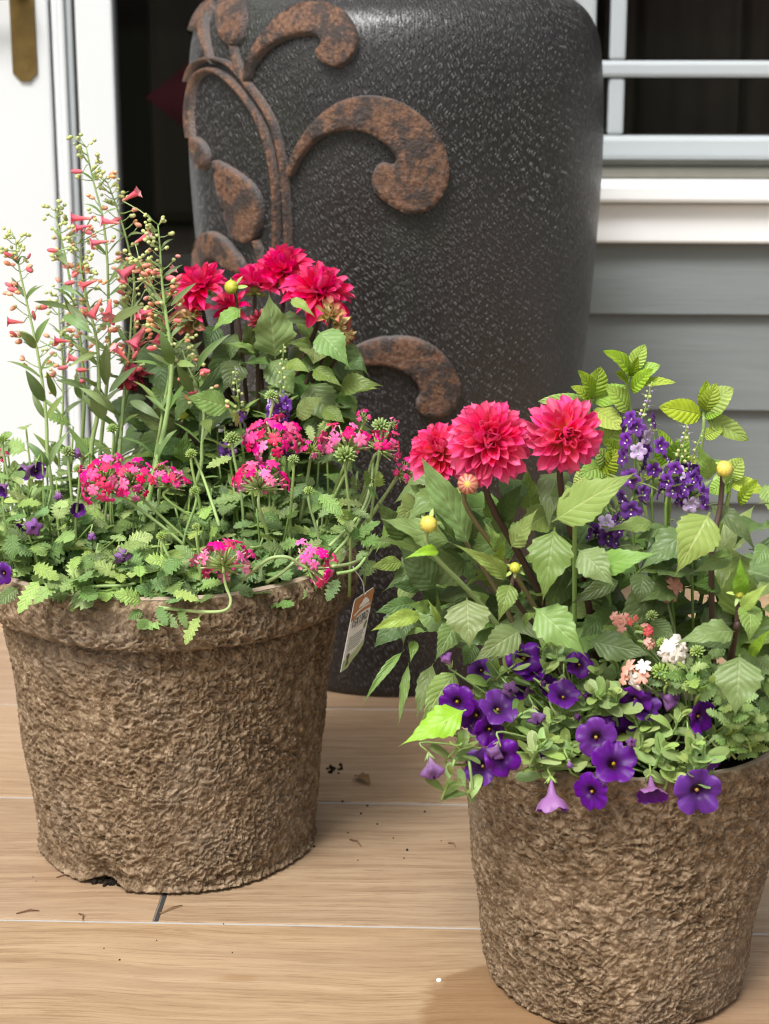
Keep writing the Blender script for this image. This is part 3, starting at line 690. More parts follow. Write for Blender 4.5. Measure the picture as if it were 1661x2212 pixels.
# ------------------------------------------------------------------ leaf, petal and flower meshes
def leaf_mesh(name, mats, teeth=9, spt=3, nv=3, Wd=.5, pk=.36, a=.75, tamp=.14, fold=.12, arch=.06, droop=0.0, wave=.012, pet=0.0, quilt=0.0, nveins=8, seed=0, twist=0.0):
    rnd = random.Random(seed); nu = max(teeth, 6) * spt + 1
    if teeth == 0: nu = 13
    b = a * (1 - pk) / pk; mx = pk ** a * (1 - pk) ** b; v = []; uv = []; ph = rnd.uniform(0, 6)
    for i in range(nu):
        u = i / (nu - 1); t = max(0.0, (u - pet) / (1 - pet))
        w = .5 * Wd * ((t ** a) * ((1 - t) ** b) / mx if 0 < t < 1 else 0.0)
        saw = 0.0
        if teeth and 0 < t < 1:
            fr = (i % spt) / spt; saw = tamp * (fr - .45) * min(1, (1 - t) * 4)
        w2 = w * (1 + saw)
        if u <= pet or w2 < .006: w2 = max(w2, .010 if u < .5 else .0015)
        zc = arch * 4 * u * (1 - u) - droop * u * u
        for j in range(-nv, nv + 1):
            s = j / nv; y = s * (w + (w2 - w) * abs(s) ** 1.5)
            if abs(w2) > w: y = s * (w + (w2 - w) * abs(s) ** 3) if w > 0 else s * w2
            z = zc + fold * abs(y) + wave * math.sin(u * 17 + ph + (2 if s > 0 else 0)) * abs(s) * min(1, w * 6) - .10 * w * (abs(s) ** 3)
            if quilt: z += quilt * math.cos(2 * math.pi * (u * nveins - abs(s) * 1.9)) * min(1, abs(s) * 3) * (1 - abs(s) ** 4 * .5) * min(1, w * 8)
            if twist: 
                cth, sth = math.cos(twist * u), math.sin(twist * u); y, z = y * cth - (z - zc) * sth, zc + y * sth + (z - zc) * cth
            v.append((u, y, z)); uv.append((u, .5 + .5 * s))
    return mesh(name, v, [q[::-1] for q in grid_faces(nu, 2 * nv + 1)], uv, mats)
def variants(fn, n): return [fn(i) for i in range(n)]
def dl(mat): return {k: [leaf_mesh('leaf', [mat], (9, 8, 11, 7, 10)[i], 3, 3, (.62, .54, .66, .58, .50)[i], (.31, .28, .35, .33, .29)[i], (.78, .85, .72, .8, .75)[i], (.17, .22, .13, .20, .16)[i], f, ar, 0, (.012, .03, .018, .035, .022)[i], .07, (0, .004, .006, .003, .005)[i], 8, i + 10 * hash_, (0, .35, -.3, .55, -.6)[i]) for i in range(5)] for k, f, ar, hash_ in (('flat', .10, .05, 1), ('arch', .16, .13, 2), ('curl', .22, .24, 3))}
L_D, L_D2, L_L = dl(M_dleaf), dl(M_dleaf2), dl(M_lime)
L_P = [leaf_mesh('leaf', [M_pleaf], 0, 1, 2, .20, .45, .8, 0, .35, ar, 0, .004, 0, 0, 8, i) for i, ar in enumerate((.04, .10, .18))]
L_V = [leaf_mesh('leaf', [M_vleaf], 7, 3, 3, .52, .45, .6, .75, .14, ar, 0, .02, .12, .012, 7, i + 30) for i, ar in enumerate((.05, .10, .16, .08))]
L_VL = [leaf_mesh('leaf', [M_vlime], 7, 3, 3, .52, .45, .6, .78, .14, ar, 0, .02, .12, .012, 7, i + 40) for i, ar in enumerate((.05, .12))]
L_F = [leaf_mesh('leaf', [M_vlime], 6, 3, 2, .44, .5, .5, .95, .10, .10, 0, .02, .1, 0, 6, 50)]
L_M = [leaf_mesh('leaf', [M_mint], 11, 3, 4, .66, .42, .62, .10, .20, ar, 0, .008, .03, .014, 7, i + 60) for i, ar in enumerate((.05, .12, .18))]
L_C = [leaf_mesh('leaf', [M_cleaf], 0, 1, 2, .36, .58, .7, 0, .22, ar, 0, .004, .05, 0, 8, i + 70) for i, ar in enumerate((-.05, .05, .12))]
L_B = [leaf_mesh('bract', [M_calyx], 0, 1, 2, .36, .45, .7, 0, .2, .08, 0, .004, 0, 0, 8, 80)]

def leafpx(parent, conv, bx, by, tx, ty, w, D, kind='flat', setn=None, Dt=None, roll=0, up=.35, mats=None, name='leaf'):
    """a leaf from a base pixel to a tip pixel at real depths; w = its width in the same units"""
    B = at(*conv(bx, by), D); Tp = at(*conv(tx, ty), Dt if Dt is not None else D - .02)
    L = (Tp - B).length; lpx = math.hypot(tx - bx, ty - by); ratio = (w / max(lpx, 1))
    k = conv(100, 0)[0] - conv(0, 0)[0]
    wid = w * k / 100 / FPX * (D * 1.05)
    nh = TOCAM + Vector((0, 0, up)); s = setn if isinstance(setn, list) else (setn or L_D)[kind]
    me = random.choice(s)
    base_w = {id(L_P): .20}.get(id(setn), None)
    bw = max(abs(v.co.y) for v in me.vertices) * 2
    return add(name, me, parent, frame(B, Tp - B, nh, (L, wid / bw, L), roll))

def petal_mesh(name, mat, Wd=.42, pk=.62, cup=.5, arch=.0, tip=.5, nu=9, nv=2, refl=0.0):
    v = []; uv = []
    for i in range(nu):
        u = i / (nu - 1)
        w = .5 * Wd * (.30 + .70 * math.sin(min(1, u / pk) * math.pi / 2)) if u < pk else .5 * Wd * max(0, 1 - ((u - pk) / (1 - pk)) ** 2.2) ** tip
        for j in range(-nv, nv + 1):
            s = j / nv
            z = cup * w * s * s + arch * 4 * u * (1 - u) - refl * u ** 2.5
            v.append((u - .04 * (abs(s) if u > .9 else 0), s * w * (1 - .15 * cup * abs(s)), z)); uv.append((u, .5 + .5 * s))
    return mesh(name, v, [q[::-1] for q in grid_faces(nu, 2 * nv + 1)], uv, [mat])
def petal_set(mat, Wd=.44, tip=.55): return {'in': petal_mesh('petal', mat, Wd * 1.1, .6, 1.5, -.10, tip, refl=-.18), 'mid': petal_mesh('petal', mat, Wd, .62, 1.0, -.06, tip, refl=.02), 'out': petal_mesh('petal', mat, Wd, .62, .75, .03, tip, refl=.10)}
PS_R, PS_Y, PS_L, PS_D = petal_set(M_pet_r, .37, .72), petal_set(M_pet_y, .38, .72), petal_set(M_pet_l, .34, .85), petal_set(M_pet_d, .40, .6)
PS_B = petal_set(petal_mat('maroon_petal', [(0, (.55, .42, .10)), (.35, (.30, .012, .03)), (.8, (.34, .015, .05)), (1, (.60, .22, .20))], (.35, .03, .06)), .42, .6)
PS_C = petal_set(petal_mat('cream_red_petal', [(0, (.40, .42, .08)), (.45, (.58, .48, .18)), (.75, (.55, .22, .14)), (1, (.45, .03, .07))], (.56, .46, .19)), .52, .5)
def calyx_mesh():
    b = MB(); b.blob((0, 0, -.06), .22, 0, 6, 10, (0, 0, 1), .8)
    for i in range(6):
        a = i * math.pi / 3; d = Vector((math.cos(a), math.sin(a), -.35)); b.tube([d * .12 + Vector((0, 0, -.1)), d * .30 + Vector((0, 0, -.14)), d * .48 + Vector((0, 0, -.1))], [.07, .06, .01], 5)
    return b.build('flower', M_calyx)
CALYX = calyx_mesh()
def dahlia(parent, C, axis, Rd, N, ps, th0=10, th1=112, jit=.10, seed=0, lenin=.40, r0=.16):
    rnd = random.Random(seed); A = Vector(axis).normalized()
    X = A.orthogonal().normalized(); Y = A.cross(X)
    fl = add('flower', CALYX, parent, zframe(C - A * Rd * .22, A, Rd))
    for i in range(N):
        t = (i + .5) / N; az = i * 2.399963 + rnd.uniform(-.09, .09)
        rd = X * math.cos(az) + Y * math.sin(az)
        th = rad(th0 + (th1 - th0) * t ** .72 + rnd.gauss(0, 6))
        L = Rd * (lenin + (1.02 - lenin) * t ** .55) * rnd.uniform(1 - jit, 1 + jit * .6)
        d = A * math.cos(th) + rd * math.sin(th); n = A * math.sin(th) - rd * math.cos(th)
        p = C + rd * (r0 * Rd * t ** .5) - A * (Rd * .20 * t)
        wj = rnd.uniform(.9, 1.12)
        add('petal', ps['in' if t < .22 else ('mid' if t < .62 else 'out')], fl, frame(p, d, n, (L, L * wj * (1.15 if t < .3 else 1), L * rnd.uniform(.5, 1.6)), rnd.gauss(0, .28)))
    return fl
def bud_mesh(name, mat):
    v = []; uv = []; nu, nv = 12, 36
    for i in range(nu + 1):
        th = math.pi * i / nu
        for j in range(nv):
            ph = 2 * math.pi * j / nv; lob = abs(math.cos(ph * 4.5 + (i * .16)))
            r = 1 + .07 * lob + .05 * math.cos(i * 2.6) * math.sin(th)
            v.append((r * math.sin(th) * math.cos(ph), r * math.sin(th) * math.sin(ph), -math.cos(th) * .92)); uv.append((i / nu, j / nv))
    return mesh(name, v, grid_faces(nu + 1, nv, True), uv, [mat])
def bud_mat(name, a, b_, n=18, thr=.5, tip=None):
    s = NT(name); u = s.xyz(s.co('UV')); st = s.math('SINE', s.math('MULTIPLY', u[1], 6.2832 * n / 2))
    c = s.mix(s.step(s.math('ADD', st, s.math('MULTIPLY', s.noise(20, s.co('Object'), 2), .8)), thr, thr + .6), a, b_)
    if tip: c = s.mix(s.step(u[0], .86, .96), c, tip)
    return s.fin(c, .45, .4)
BUD_Y = bud_mesh('bud', bud_mat('yellow_bud', (.62, .47, .06), (.60, .55, .14), 18)); BUD_G = bud_mesh('bud', bud_mat('green_yellow_bud', (.40, .42, .03), (.55, .55, .08)))
BUD_R = bud_mesh('bud', bud_mat('red_cream_bud', (.30, .04, .06), (.50, .36, .16), 26, .1)); BUD_P = bud_mesh('bud', bud_mat('red_peach_bud', (.40, .09, .07), (.56, .27, .17), 22, .1, (.55, .45, .08)))
def bud(parent, C, r, axis, me, bracts=5, bl=1.5):
    A = Vector(axis).normalized(); o = add('bud', me, parent, zframe(C, A, r))
    X = A.orthogonal().normalized(); Y = A.cross(X)
    for i in range(bracts):
        a = i * 2 * math.pi / bracts + R(-.3, .3); rd = X * math.cos(a) + Y * math.sin(a); d = rd * 1.0 - A * R(-.1, .7)
        add('bract', L_B[0], o, frame(C - A * r * .75 + rd * r * .3, d, A, (r * bl * R(.8, 1.2), r * bl * 1.0, r * bl)))
    return o

# ------------------------------------------------------------------ LEFT POT: dahlia
SOILZ_L, SOILZ_R = .302, .236
def root_pt(px, D, z): p = at(px, 1200, D); return Vector((p.x, D, z))
dahl_l = add('dahlia_plant', None, None, T(root_pt(560, 1.985, SOILZ_L)), label='crimson dahlia plant with dark leaves in the left pot before the jar', cat='flower')
FL = [((350, 345), 165, (-.25, -.45, .85), 62, 1.96, 1), ((735, 335), 150, (.0, .25, .95), 48, 2.02, 2), ((935, 235), 180, (.05, -.40, .90), 64, 2.03, 3), ((1195, 385), 195, (.28, -.55, .78), 68, 1.98, 4), ((275, 520), 110, (-.5, -.6, .5), 24, 1.95, 5), ((560, 500), 120, (-.1, -.55, .35), 24, 2.0, 6)]
rootL = root_pt(560, 1.985, SOILZ_L)
for (c, r, ax, N, D, sd) in FL:
    p = at(*C7(*c), D); Rm = r * .3054 / FPX * D * 1.30
    dahlia(dahl_l, p, ax, Rm, N, PS_L, 8, 100, .16, sd, .55, .10)
    q = p - Vector(ax).normalized() * Rm * .3
    stem(dahl_l, [rootL + Vector((R(-.02, .02), R(-.02, .02), 0)), q.lerp(rootL, .5) + Vector((R(-.01, .01), R(-.01, .01), .02)), q - Vector((0, 0, .03)), q], .0032, .0022, M_dstem)
for (c, r, ax, me, D, bl) in (((565, 370), 48, (-.5, -.5, .2), BUD_G, 1.95, 1.6), ((248, 612), 72, (-.3, -.7, -.2), BUD_R, 1.93, 1.1), ((1262, 540), 62, (.1, -.6, .5), BUD_R, 1.92, 1.2), ((1345, 640), 60, (.7, -.4, -.2), BUD_R, 1.93, 1.1), ((1402, 722), 42, (.7, -.3, -.4), BUD_R, 1.95, 1.1), ((225, 1275), 30, (0, -.4, .6), BUD_G, 1.9, 1.6)):
    p = at(*C7(*c), D); Rm = r * .3054 / FPX * D
    if me is BUD_R: dahlia(dahl_l, p - Vector(ax).normalized() * Rm * .7, ax, Rm * 1.9, 15, PS_C, 4, 46, .06, int(r), .82, .34)
    else: bud(dahl_l, p, Rm, ax, me, 5, bl)
    q = p - Vector(ax).normalized() * Rm
    stem(dahl_l, [rootL + Vector((R(-.02, .02), -.01, 0)), q.lerp(rootL, .4) + Vector((0, 0, .01)), q - Vector((0, 0, .012)), q], .0026, .0016, M_dstem)
p = at(*C7(770, 612), 1.925); dahlia(dahl_l, p, (0, -.95, .25), .0115, 34, PS_B, 5, 95, .1, 17, .45, .3)
stem(dahl_l, [rootL, rootL.lerp(p, .5), p + Vector((-.004, .006, -.03)), p + Vector((0, .004, -.002))], .0026, .0018, M_dstem)
# the half-open dark red flower hanging left
p = at(*C1(560, 1010), 1.92); hang = dahlia(dahl_l, p, (.3, -.5, -.75), .026, 16, PS_D, 12, 45, .1, 9, .8, .2)
stem(dahl_l, [rootL, at(*C1(600, 1060), 1.95), at(*C1(585, 985), 1.925), p + Vector((-.004, .006, .01))], .0025, .0016, M_dstem2)
for a in [(880, 880, 835, 415, 330, 1.935, 'flat', None), (640, 520, 430, 690, 130, 1.92, 'arch', None), (745, 845, 500, 770, 75, 1.91, 'curl', None), (750, 860, 660, 620, 200, 1.93, 'flat', L_D2), (1180, 680, 1412, 950, 250, 1.90, 'arch', None),
          (985, 450, 1170, 590, 90, 1.95, 'arch', L_L), (950, 905, 1125, 975, 110, 1.91, 'arch', None), (1140, 950, 1365, 1085, 140, 1.90, 'arch', None), (1330, 1100, 1650, 1070, 170, 1.92, 'curl', None), (1440, 1105, 1625, 1088, 55, 1.93, 'arch', L_L),
          (1140, 800, 960, 770, 80, 1.92, 'curl', None), (560, 1225, 252, 1145, 190, 1.86, 'flat', None), (1020, 1290, 1222, 1145, 160, 1.86, 'flat', None), (1120, 1040, 1290, 1360, 270, 1.92, 'flat', L_D2), (840, 880, 1010, 1130, 230, 1.93, 'flat', None),
          (640, 880, 500, 1120, 190, 1.93, 'flat', L_D2), (230, 1620, 265, 1350, 150, 1.86, 'arch', L_D2), (380, 1300, 425, 1415, 90, 1.85, 'arch', None), (480, 640, 380, 800, 150, 1.95, 'flat', L_D2), (1400, 900, 1500, 960, 150, 1.94, 'arch', L_D2),
          (120, 1060, 10, 1250, 170, 1.92, 'flat', L_D2), (300, 1080, 160, 1330, 150, 1.90, 'flat', None), (60, 900, 90, 1180, 200, 1.93, 'flat', L_D2), (1300, 1150, 1480, 1230, 120, 1.93, 'curl', L_D2), (1210, 1220, 1370, 1330, 130, 1.9, 'flat', None),
          (420, 980, 470, 1230, 200, 1.95, 'flat', L_D2), (930, 1060, 880, 1230, 160, 1.92, 'flat', L_D2), (1080, 850, 1200, 1000, 160, 1.95, 'flat', L_D2), (350, 700, 300, 560, 90, 1.94, 'flat', L_D2), (600, 690, 560, 900, 150, 1.97, 'flat', L_D2)]:
    leafpx(dahl_l, C7, *a[:6], kind=a[6], setn=a[7])
for i in range(75):
    B = rootL + Vector((R(-.07, .07), R(-.035, .05), R(.01, .155))); an = R(0, 2 * math.pi); d = Vector((math.cos(an), math.sin(an) * .8 - .25, R(-.35, .45))); L = R(.045, .085)
    add('leaf', random.choice((L_D2 if random.random() < .65 else L_D)[random.choice(('flat', 'arch', 'curl'))]), dahl_l, frame(B, d, Vector((0, -.5, 1)), (L, L * R(.75, 1.05), L), R(-.5, .5)))

def fillpx(plant, n, xr, yr, Dr, Lr, sets, seed, cen, wr=(.75, 1.05)):
    rnd = random.Random(seed)
    for _ in range(n):
        p = at(rnd.uniform(*xr), rnd.uniform(*yr), rnd.uniform(*Dr)); o = p - cen; o.z = 0
        d = o.normalized() * rnd.uniform(.4, 1) + Vector((rnd.uniform(-.5, .5), rnd.uniform(-.7, .1), rnd.uniform(-.7, .5))); L = rnd.uniform(*Lr)
        add('leaf', rnd.choice(rnd.choice(sets)[rnd.choice(('flat', 'arch', 'curl'))]), plant, frame(p - d.normalized() * L * .5, d, Vector((rnd.uniform(-.3, .3), -.6, .8)), (L, L * rnd.uniform(*wr), L), rnd.uniform(-.5, .5)))
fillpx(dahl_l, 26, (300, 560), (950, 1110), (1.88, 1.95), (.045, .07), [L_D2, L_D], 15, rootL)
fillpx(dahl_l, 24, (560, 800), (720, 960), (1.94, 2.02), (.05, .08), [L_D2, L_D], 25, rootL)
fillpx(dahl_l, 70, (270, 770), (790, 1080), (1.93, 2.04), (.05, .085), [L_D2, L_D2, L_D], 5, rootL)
# ------------------------------------------------------------------ LEFT POT: penstemon
pens = add('penstemon_plant', None, None, T(root_pt(210, 1.93, SOILZ_L)), label='tall coral penstemon with wispy spikes at the left of the left pot', cat='flower')
def pens_flower_mesh():
    v = []; uv = []; prof_ = [(0, .05), (.08, .09), (.3, .10), (.55, .15), (.8, .20), (.9, .21), (1.0, .30), (1.04, .36)]
    for i, (z, r) in enumerate(prof_):
        for j in range(15):
            a = 2 * math.pi * j / 15; rr = r * (1 + (.35 * math.cos(5 * a) if i >= 6 else 0)) ; v.append((z, rr * math.cos(a), rr * .8 * math.sin(a))); uv.append((z / 1.05, j / 15))
    return mesh('flower', v, grid_faces(len(prof_), 15, True), uv, [M_pens])
def pbud_mesh(mat, sx=2.2):
    b = MB(); b.blob((.5, 0, 0), .5 / sx, 0, 7, 8, (1, 0, 0), sx); return b.build('bud', mat)
PF = pens_flower_mesh(); PB = [pbud_mesh(M_pbud, 1.7), pbud_mesh(M_gbud, 1.2), pbud_mesh(M_pens, 2.4)]
stems = [([(186, 318), (201, 390), (221, 466), (231, 551), (234, 641), (236, 760), (228, 860), (215, 1010)], 1.93, .0024),
         ([(232, 395), (251, 445), (273, 516), (288, 591), (292, 691), (285, 800), (262, 900), (245, 1000)], 1.95, .0024),
         ([(33, 515), (40, 571), (55, 641), (75, 731), (90, 817), (100, 906), (106, 1010)], 1.88, .0024),
         ([(118, 455), (133, 520), (146, 580), (160, 660), (176, 760), (182, 860), (178, 1000)], 1.95, .0026),
         ([(171, 525), (176, 591), (188, 651), (206, 721), (213, 792), (211, 892), (196, 990)], 1.90, .0030),
         ([(341, 485), (346, 541), (349, 601), (356, 661), (366, 731), (371, 792), (361, 892), (338, 1000)], 1.86, .0034),
         ([(300, 560), (318, 596), (340, 640), (352, 668), (362, 720), (366, 800), (350, 900)], 1.87, .0018),
         ([(290, 610), (284, 680), (280, 750), (270, 830), (262, 930), (255, 1010)], 1.92, .0026),
         ([(390, 740), (405, 790), (428, 840), (440, 890), (436, 960), (425, 1040)], 1.87, .0026),
         ([(125, 640), (130, 720), (136, 800), (135, 900), (128, 1010)], 1.96, .0018)]
for si, (pp, D, r) in enumerate(stems):
    pts = [at(x, y, D - .0) for x, y in pp][::-1]
    base = Vector((pts[0].x * .6 + (W[pens].translation.x) * .4, D, SOILZ_L))
    st_ = stem(pens, [base] + pts, r, .0007, M_pstem, k=4); path = o_path[st_]; n = len(path)
    zt_ = path[-1].z; zb_ = path[0].z
    for i in range(3, n):
        f = i / (n - 1); p = path[i]
        side = Vector((1, 0, 0)) if i % 2 else Vector((-1, 0, 0))
        if i % 4 == 0 and f < .93:                                   # pair of leaves
            L = .034 * (1.1 - f) + .010
            for sg in (1, -1):
                d = Vector((sg * R(.4, .9), R(-.6, .4), R(.2, .9))); add('leaf', random.choice(L_P), st_, frame(p, d, Vector((0, -.6, 1)), (L * R(.8, 1.25), L * R(.75, 1.1), L), R(-.5, .5)))
        if f > .42:                                                  # flowering branches
            nb = (random.random() < .9) + (random.random() < .55) if f < .85 else 3
            for _ in range(nb):
                sg = random.choice((-1, 1)); L = R(.008, .022) * (1.25 - .8 * f) * 1.3
                e = p + Vector((sg * L * R(.5, 1.0), R(-1, .7) * L, L * R(.2, 1.0)))
                m = MB(); m.tube([Vector(), (e - p) * .5 + Vector((0, 0, -.001)), e - p], [.0006, .0005, .0005], 4)
                add('branchlet', m.build('branchlet', M_pstem), st_, T(p))
                for _k in range(2 if f < .9 else 2):
                    q = e + Vector((R(-.005, .005), R(-.005, .003), R(-.004, .005))) * (1 if _k else .2)
                    rr = random.random(); me = PB[1] if f > .86 or rr < .45 else (PB[0] if rr < .93 else PB[2])
                    L2 = R(.0055, .0085) if me is not PB[1] else R(.0035, .0055)
                    if me is PB[2]: L2 = R(.010, .014)
                    add('bud', me, st_, frame(q, Vector((sg * R(.3, 1), R(-.8, .3), R(-.2, .6))), Vector((0, 0, 1)), (L2,) * 3))
main = [o for o in pens.children]
def pens_flower(px, py, D, ang, L, me=PF, yaw=-.3):
    d = Vector((math.cos(rad(ang)), yaw, math.sin(rad(ang)))); p = at(px, py, D); s = min(main, key=lambda o: min((q - p).length for q in o_path[o]))
    q = min(o_path[s], key=lambda k: (k - p).length)
    b_ = p - d.normalized() * L * .5
    add('flower', me, s, frame(b_, d, Vector((0, 0, 1)), (L, L, L)))
    if (q - b_).length > .002:
        m = MB(); m.tube([Vector(), (b_ - q) * .5 + Vector((0, 0, .002)), b_ - q], .0006, 4); add('branchlet', m.build('branchlet', M_pstem), s, T(q))
for (x, y, ang, L, y_) in [(350, 362, 178, 44, -.2), (362, 398, 190, 36, -.2), (330, 160, 178, 28, 0), (560, 268, 28, 42, -.1), (475, 378, 170, 40, -.3), (430, 465, 185, 40, -.3), (610, 450, 30, 40, -.2), (570, 575, 215, 60, -.4), (600, 590, 350, 40, -.5),
                        (470, 745, 268, 44, -.9), (415, 745, 240, 48, -.5), (480, 800, 300, 30, -.4), (385, 640, 200, 40, -.4), (725, 598, 40, 34, -.3), (605, 860, 235, 62, -.4), (600, 905, 200, 36, -.5), (615, 790, 175, 34, -.3), (680, 785, 160, 40, -.5),
                        (750, 790, 200, 46, -.5), (330, 970, 165, 40, -.3), (270, 890, 175, 36, -.2), (350, 1015, 180, 28, -.2), (68, 808, 175, 36, -.2), (145, 780, 100, 24, -.1), (520, 945, 130, 44, -.3), (225, 500, 175, 26, -.1), (125, 525, 60, 16, -.1), (40, 650, 150, 24, -.1), (690, 860, 250, 46, -.4), (640, 760, 190, 44, -.5), (700, 690, 205, 44, -.4), (760, 720, 300, 40, -.4), (300, 640, 190, 26, -.2), (270, 1005, 190, 26, -.2)]:
    px, py = C1(x, y); D = 1.885; pens_flower(px, py, D, ang, L * 1.9 * .5018 / FPX * D, PF if L > 33 else PB[2], y_)
for a in [(330, 975, 562, 702, 60, 1.85), (215, 560, 340, 790, 55, 1.88)]: pass
def pleaf(conv, bx, by, tx, ty, w, D):
    p = at(*conv(bx, by), D); s = min(main, key=lambda o: min((q - p).length for q in o_path[o])); leafpx(s, conv, bx, by, tx, ty, w, D, setn=L_P)
for a in [(850, 1020, 990, 860, 34, 1.85), (735, 740, 845, 640, 26, 1.85), (740, 990, 690, 840, 50, 1.855), (760, 990, 840, 1000, 34, 1.85), (480, 810, 620, 740, 46, 1.88), (300, 750, 145, 720, 26, 1.9), (290, 730, 385, 835, 36, 1.88), (270, 785, 400, 860, 44, 1.88), (160, 900, 215, 790, 34, 1.87), (155, 920, 80, 850, 40, 1.87), (190, 1150, 110, 1015, 50, 1.86), (120, 730, 185, 650, 18, 1.88), (470, 640, 555, 540, 24, 1.9), (240, 500, 295, 570, 30, 1.9), (310, 770, 270, 690, 22, 1.9), (420, 940, 300, 1000, 26, 1.88), (455, 1080, 460, 900, 50, 1.88), (470, 1110, 590, 1000, 36, 1.87), (440, 1228, 410, 1085, 70, 1.86), (360, 1090, 240, 1060, 30, 1.88), (260, 660, 350, 700, 24, 1.88), (490, 1190, 340, 1090, 40, 1.86), (560, 1150, 690, 1228, 40, 1.86), (830, 1120, 760, 990, 44, 1.86), (690, 600, 665, 560, 30, 1.86), (240, 1130, 200, 1020, 30, 1.9), (350, 1140, 330, 1010, 30, 1.9)]: pleaf(C1, *a)

# ------------------------------------------------------------------ verbena
def floret_mesh(mat, nl=5, notch=.16):
    v = [(0, 0, 0)]; uv = [(0, 0)]; n = 30
    for k, r in enumerate((.35, .75, 1.0)):
        for j in range(n):
            a = 2 * math.pi * j / n; lob = abs(math.cos(nl * a / 2)); rr = r * (.42 + .58 * lob ** .55) if k else r * .5
            if k == 2: rr *= 1 - notch * (max(0, math.cos(nl * a)) ** 8)
            v.append((rr * math.cos(a), rr * math.sin(a), (.02, .10, .02)[k] + .10 * math.cos(nl * a + k) * (k / 2) - .10 * (k == 2))); uv.append((r, j / n))
    f = [(0, 1 + j, 1 + (j + 1) % n) for j in range(n)] + [q[::-1] for q in grid_faces(3, n, True, 1)]
    o = len(v)
    for z, r in ((0, .16), (-.8, .12)):
        for j in range(6): a = 2 * math.pi * j / 6; v.append((r * math.cos(a), r * math.sin(a), z)); uv.append((.05, 0))
    f += [q[::-1] for q in grid_faces(2, 6, True, o)]
    return mesh('floret', v, f, uv, [mat])
FV = [floret_mesh(M_verb), floret_mesh(M_verb2)]; FVC, FVR, FVW = floret_mesh(M_verbc), floret_mesh(M_verbr), floret_mesh(M_verbw)
def head_mesh(seed, n=26, open_=1.25, mi=(0,)):
    rnd = random.Random(seed); b = MB()
    for i in range(n):
        t = (i + .5) / n; th = open_ * 1.15 * t ** .5; az = i * 2.4
        d = Vector((math.sin(th) * math.cos(az), math.sin(th) * math.sin(az), math.cos(th))); l = rnd.uniform(.62, .86)
        b.tube([d * .05, d * l * .6, d * l], [.035, .062, .035], 5, 0); b.tube([d * l, d * (l + .22)], [.03, .028], 4, 1)
    b.tube([(0, 0, -.25), (0, 0, .1)], [.06, .08], 6, 0)
    return b.build('flower_head', [M_calyx, M_vtube])
HEADS = [head_mesh(1), head_mesh(2, 22, 1.5)]
def greenbud_mesh():
    b = MB()
    for i in range(34):
        t = (i + .5) / 34; th = 1.5 * t ** .55; az = i * 2.4; d = Vector((math.sin(th) * math.cos(az), math.sin(th) * math.sin(az), math.cos(th)))
        b.tube([d * .2 + Vector((0, 0, -.2)), d * .8, d * 1.0], [.10, .12, .03], 5, 0)
    return b.build('bud_head', M_calyx)
GBH = greenbud_mesh()
def cluster(parent, C, axis, Rm, N, sets, th1=1.45, seed=0, head=0, fs=.28):
    rnd = random.Random(seed); A = Vector(axis).normalized(); X = A.orthogonal().normalized(); Y = A.cross(X)
    base = C - A * Rm * .35; h = add('flower_head', HEADS[head], parent, zframe(base, A, Rm * .9))
    for i in range(N):
        t = (i + .5) / N; th = th1 * t ** .5 + rnd.uniform(-.08, .08); az = i * 2.399963 + rnd.uniform(-.15, .15)
        n_ = A * math.cos(th) + (X * math.cos(az) + Y * math.sin(az)) * math.sin(th)
        p = base + n_ * Rm * rnd.uniform(.80, 1.12)
        d = (n_ + Vector((rnd.uniform(-.4, .4), rnd.uniform(-.4, .4), rnd.uniform(-.3, .4)))).normalized()
        add('floret', rnd.choice(sets), h, zframe(p, d, Rm * fs * rnd.uniform(.85, 1.15), rnd.uniform(0, 6)))
    return h, base
H1 = [FV[0]] * 4 + [FV[1]]; H2 = [FV[0]] * 2 + [FV[1]] * 3
va = add('verbena_plant', None, None, T(root_pt(250, 1.80, SOILZ_L)), label='hot pink verbena with the big double cluster at front left of left pot', cat='flower')
vb = add('verbena_plant', None, None, T(root_pt(600, 1.82, SOILZ_L)), label='hot pink verbena with arching stems trailing over right side of left pot', cat='flower')
vc = add('verbena_plant', None, None, T(root_pt(480, 1.86, SOILZ_L)), label='leafy verbena with the upper middle pink clusters in the left pot', cat='flower')
def vroot(x, D): return Vector((at(x, 1250, D).x, D, SOILZ_L))
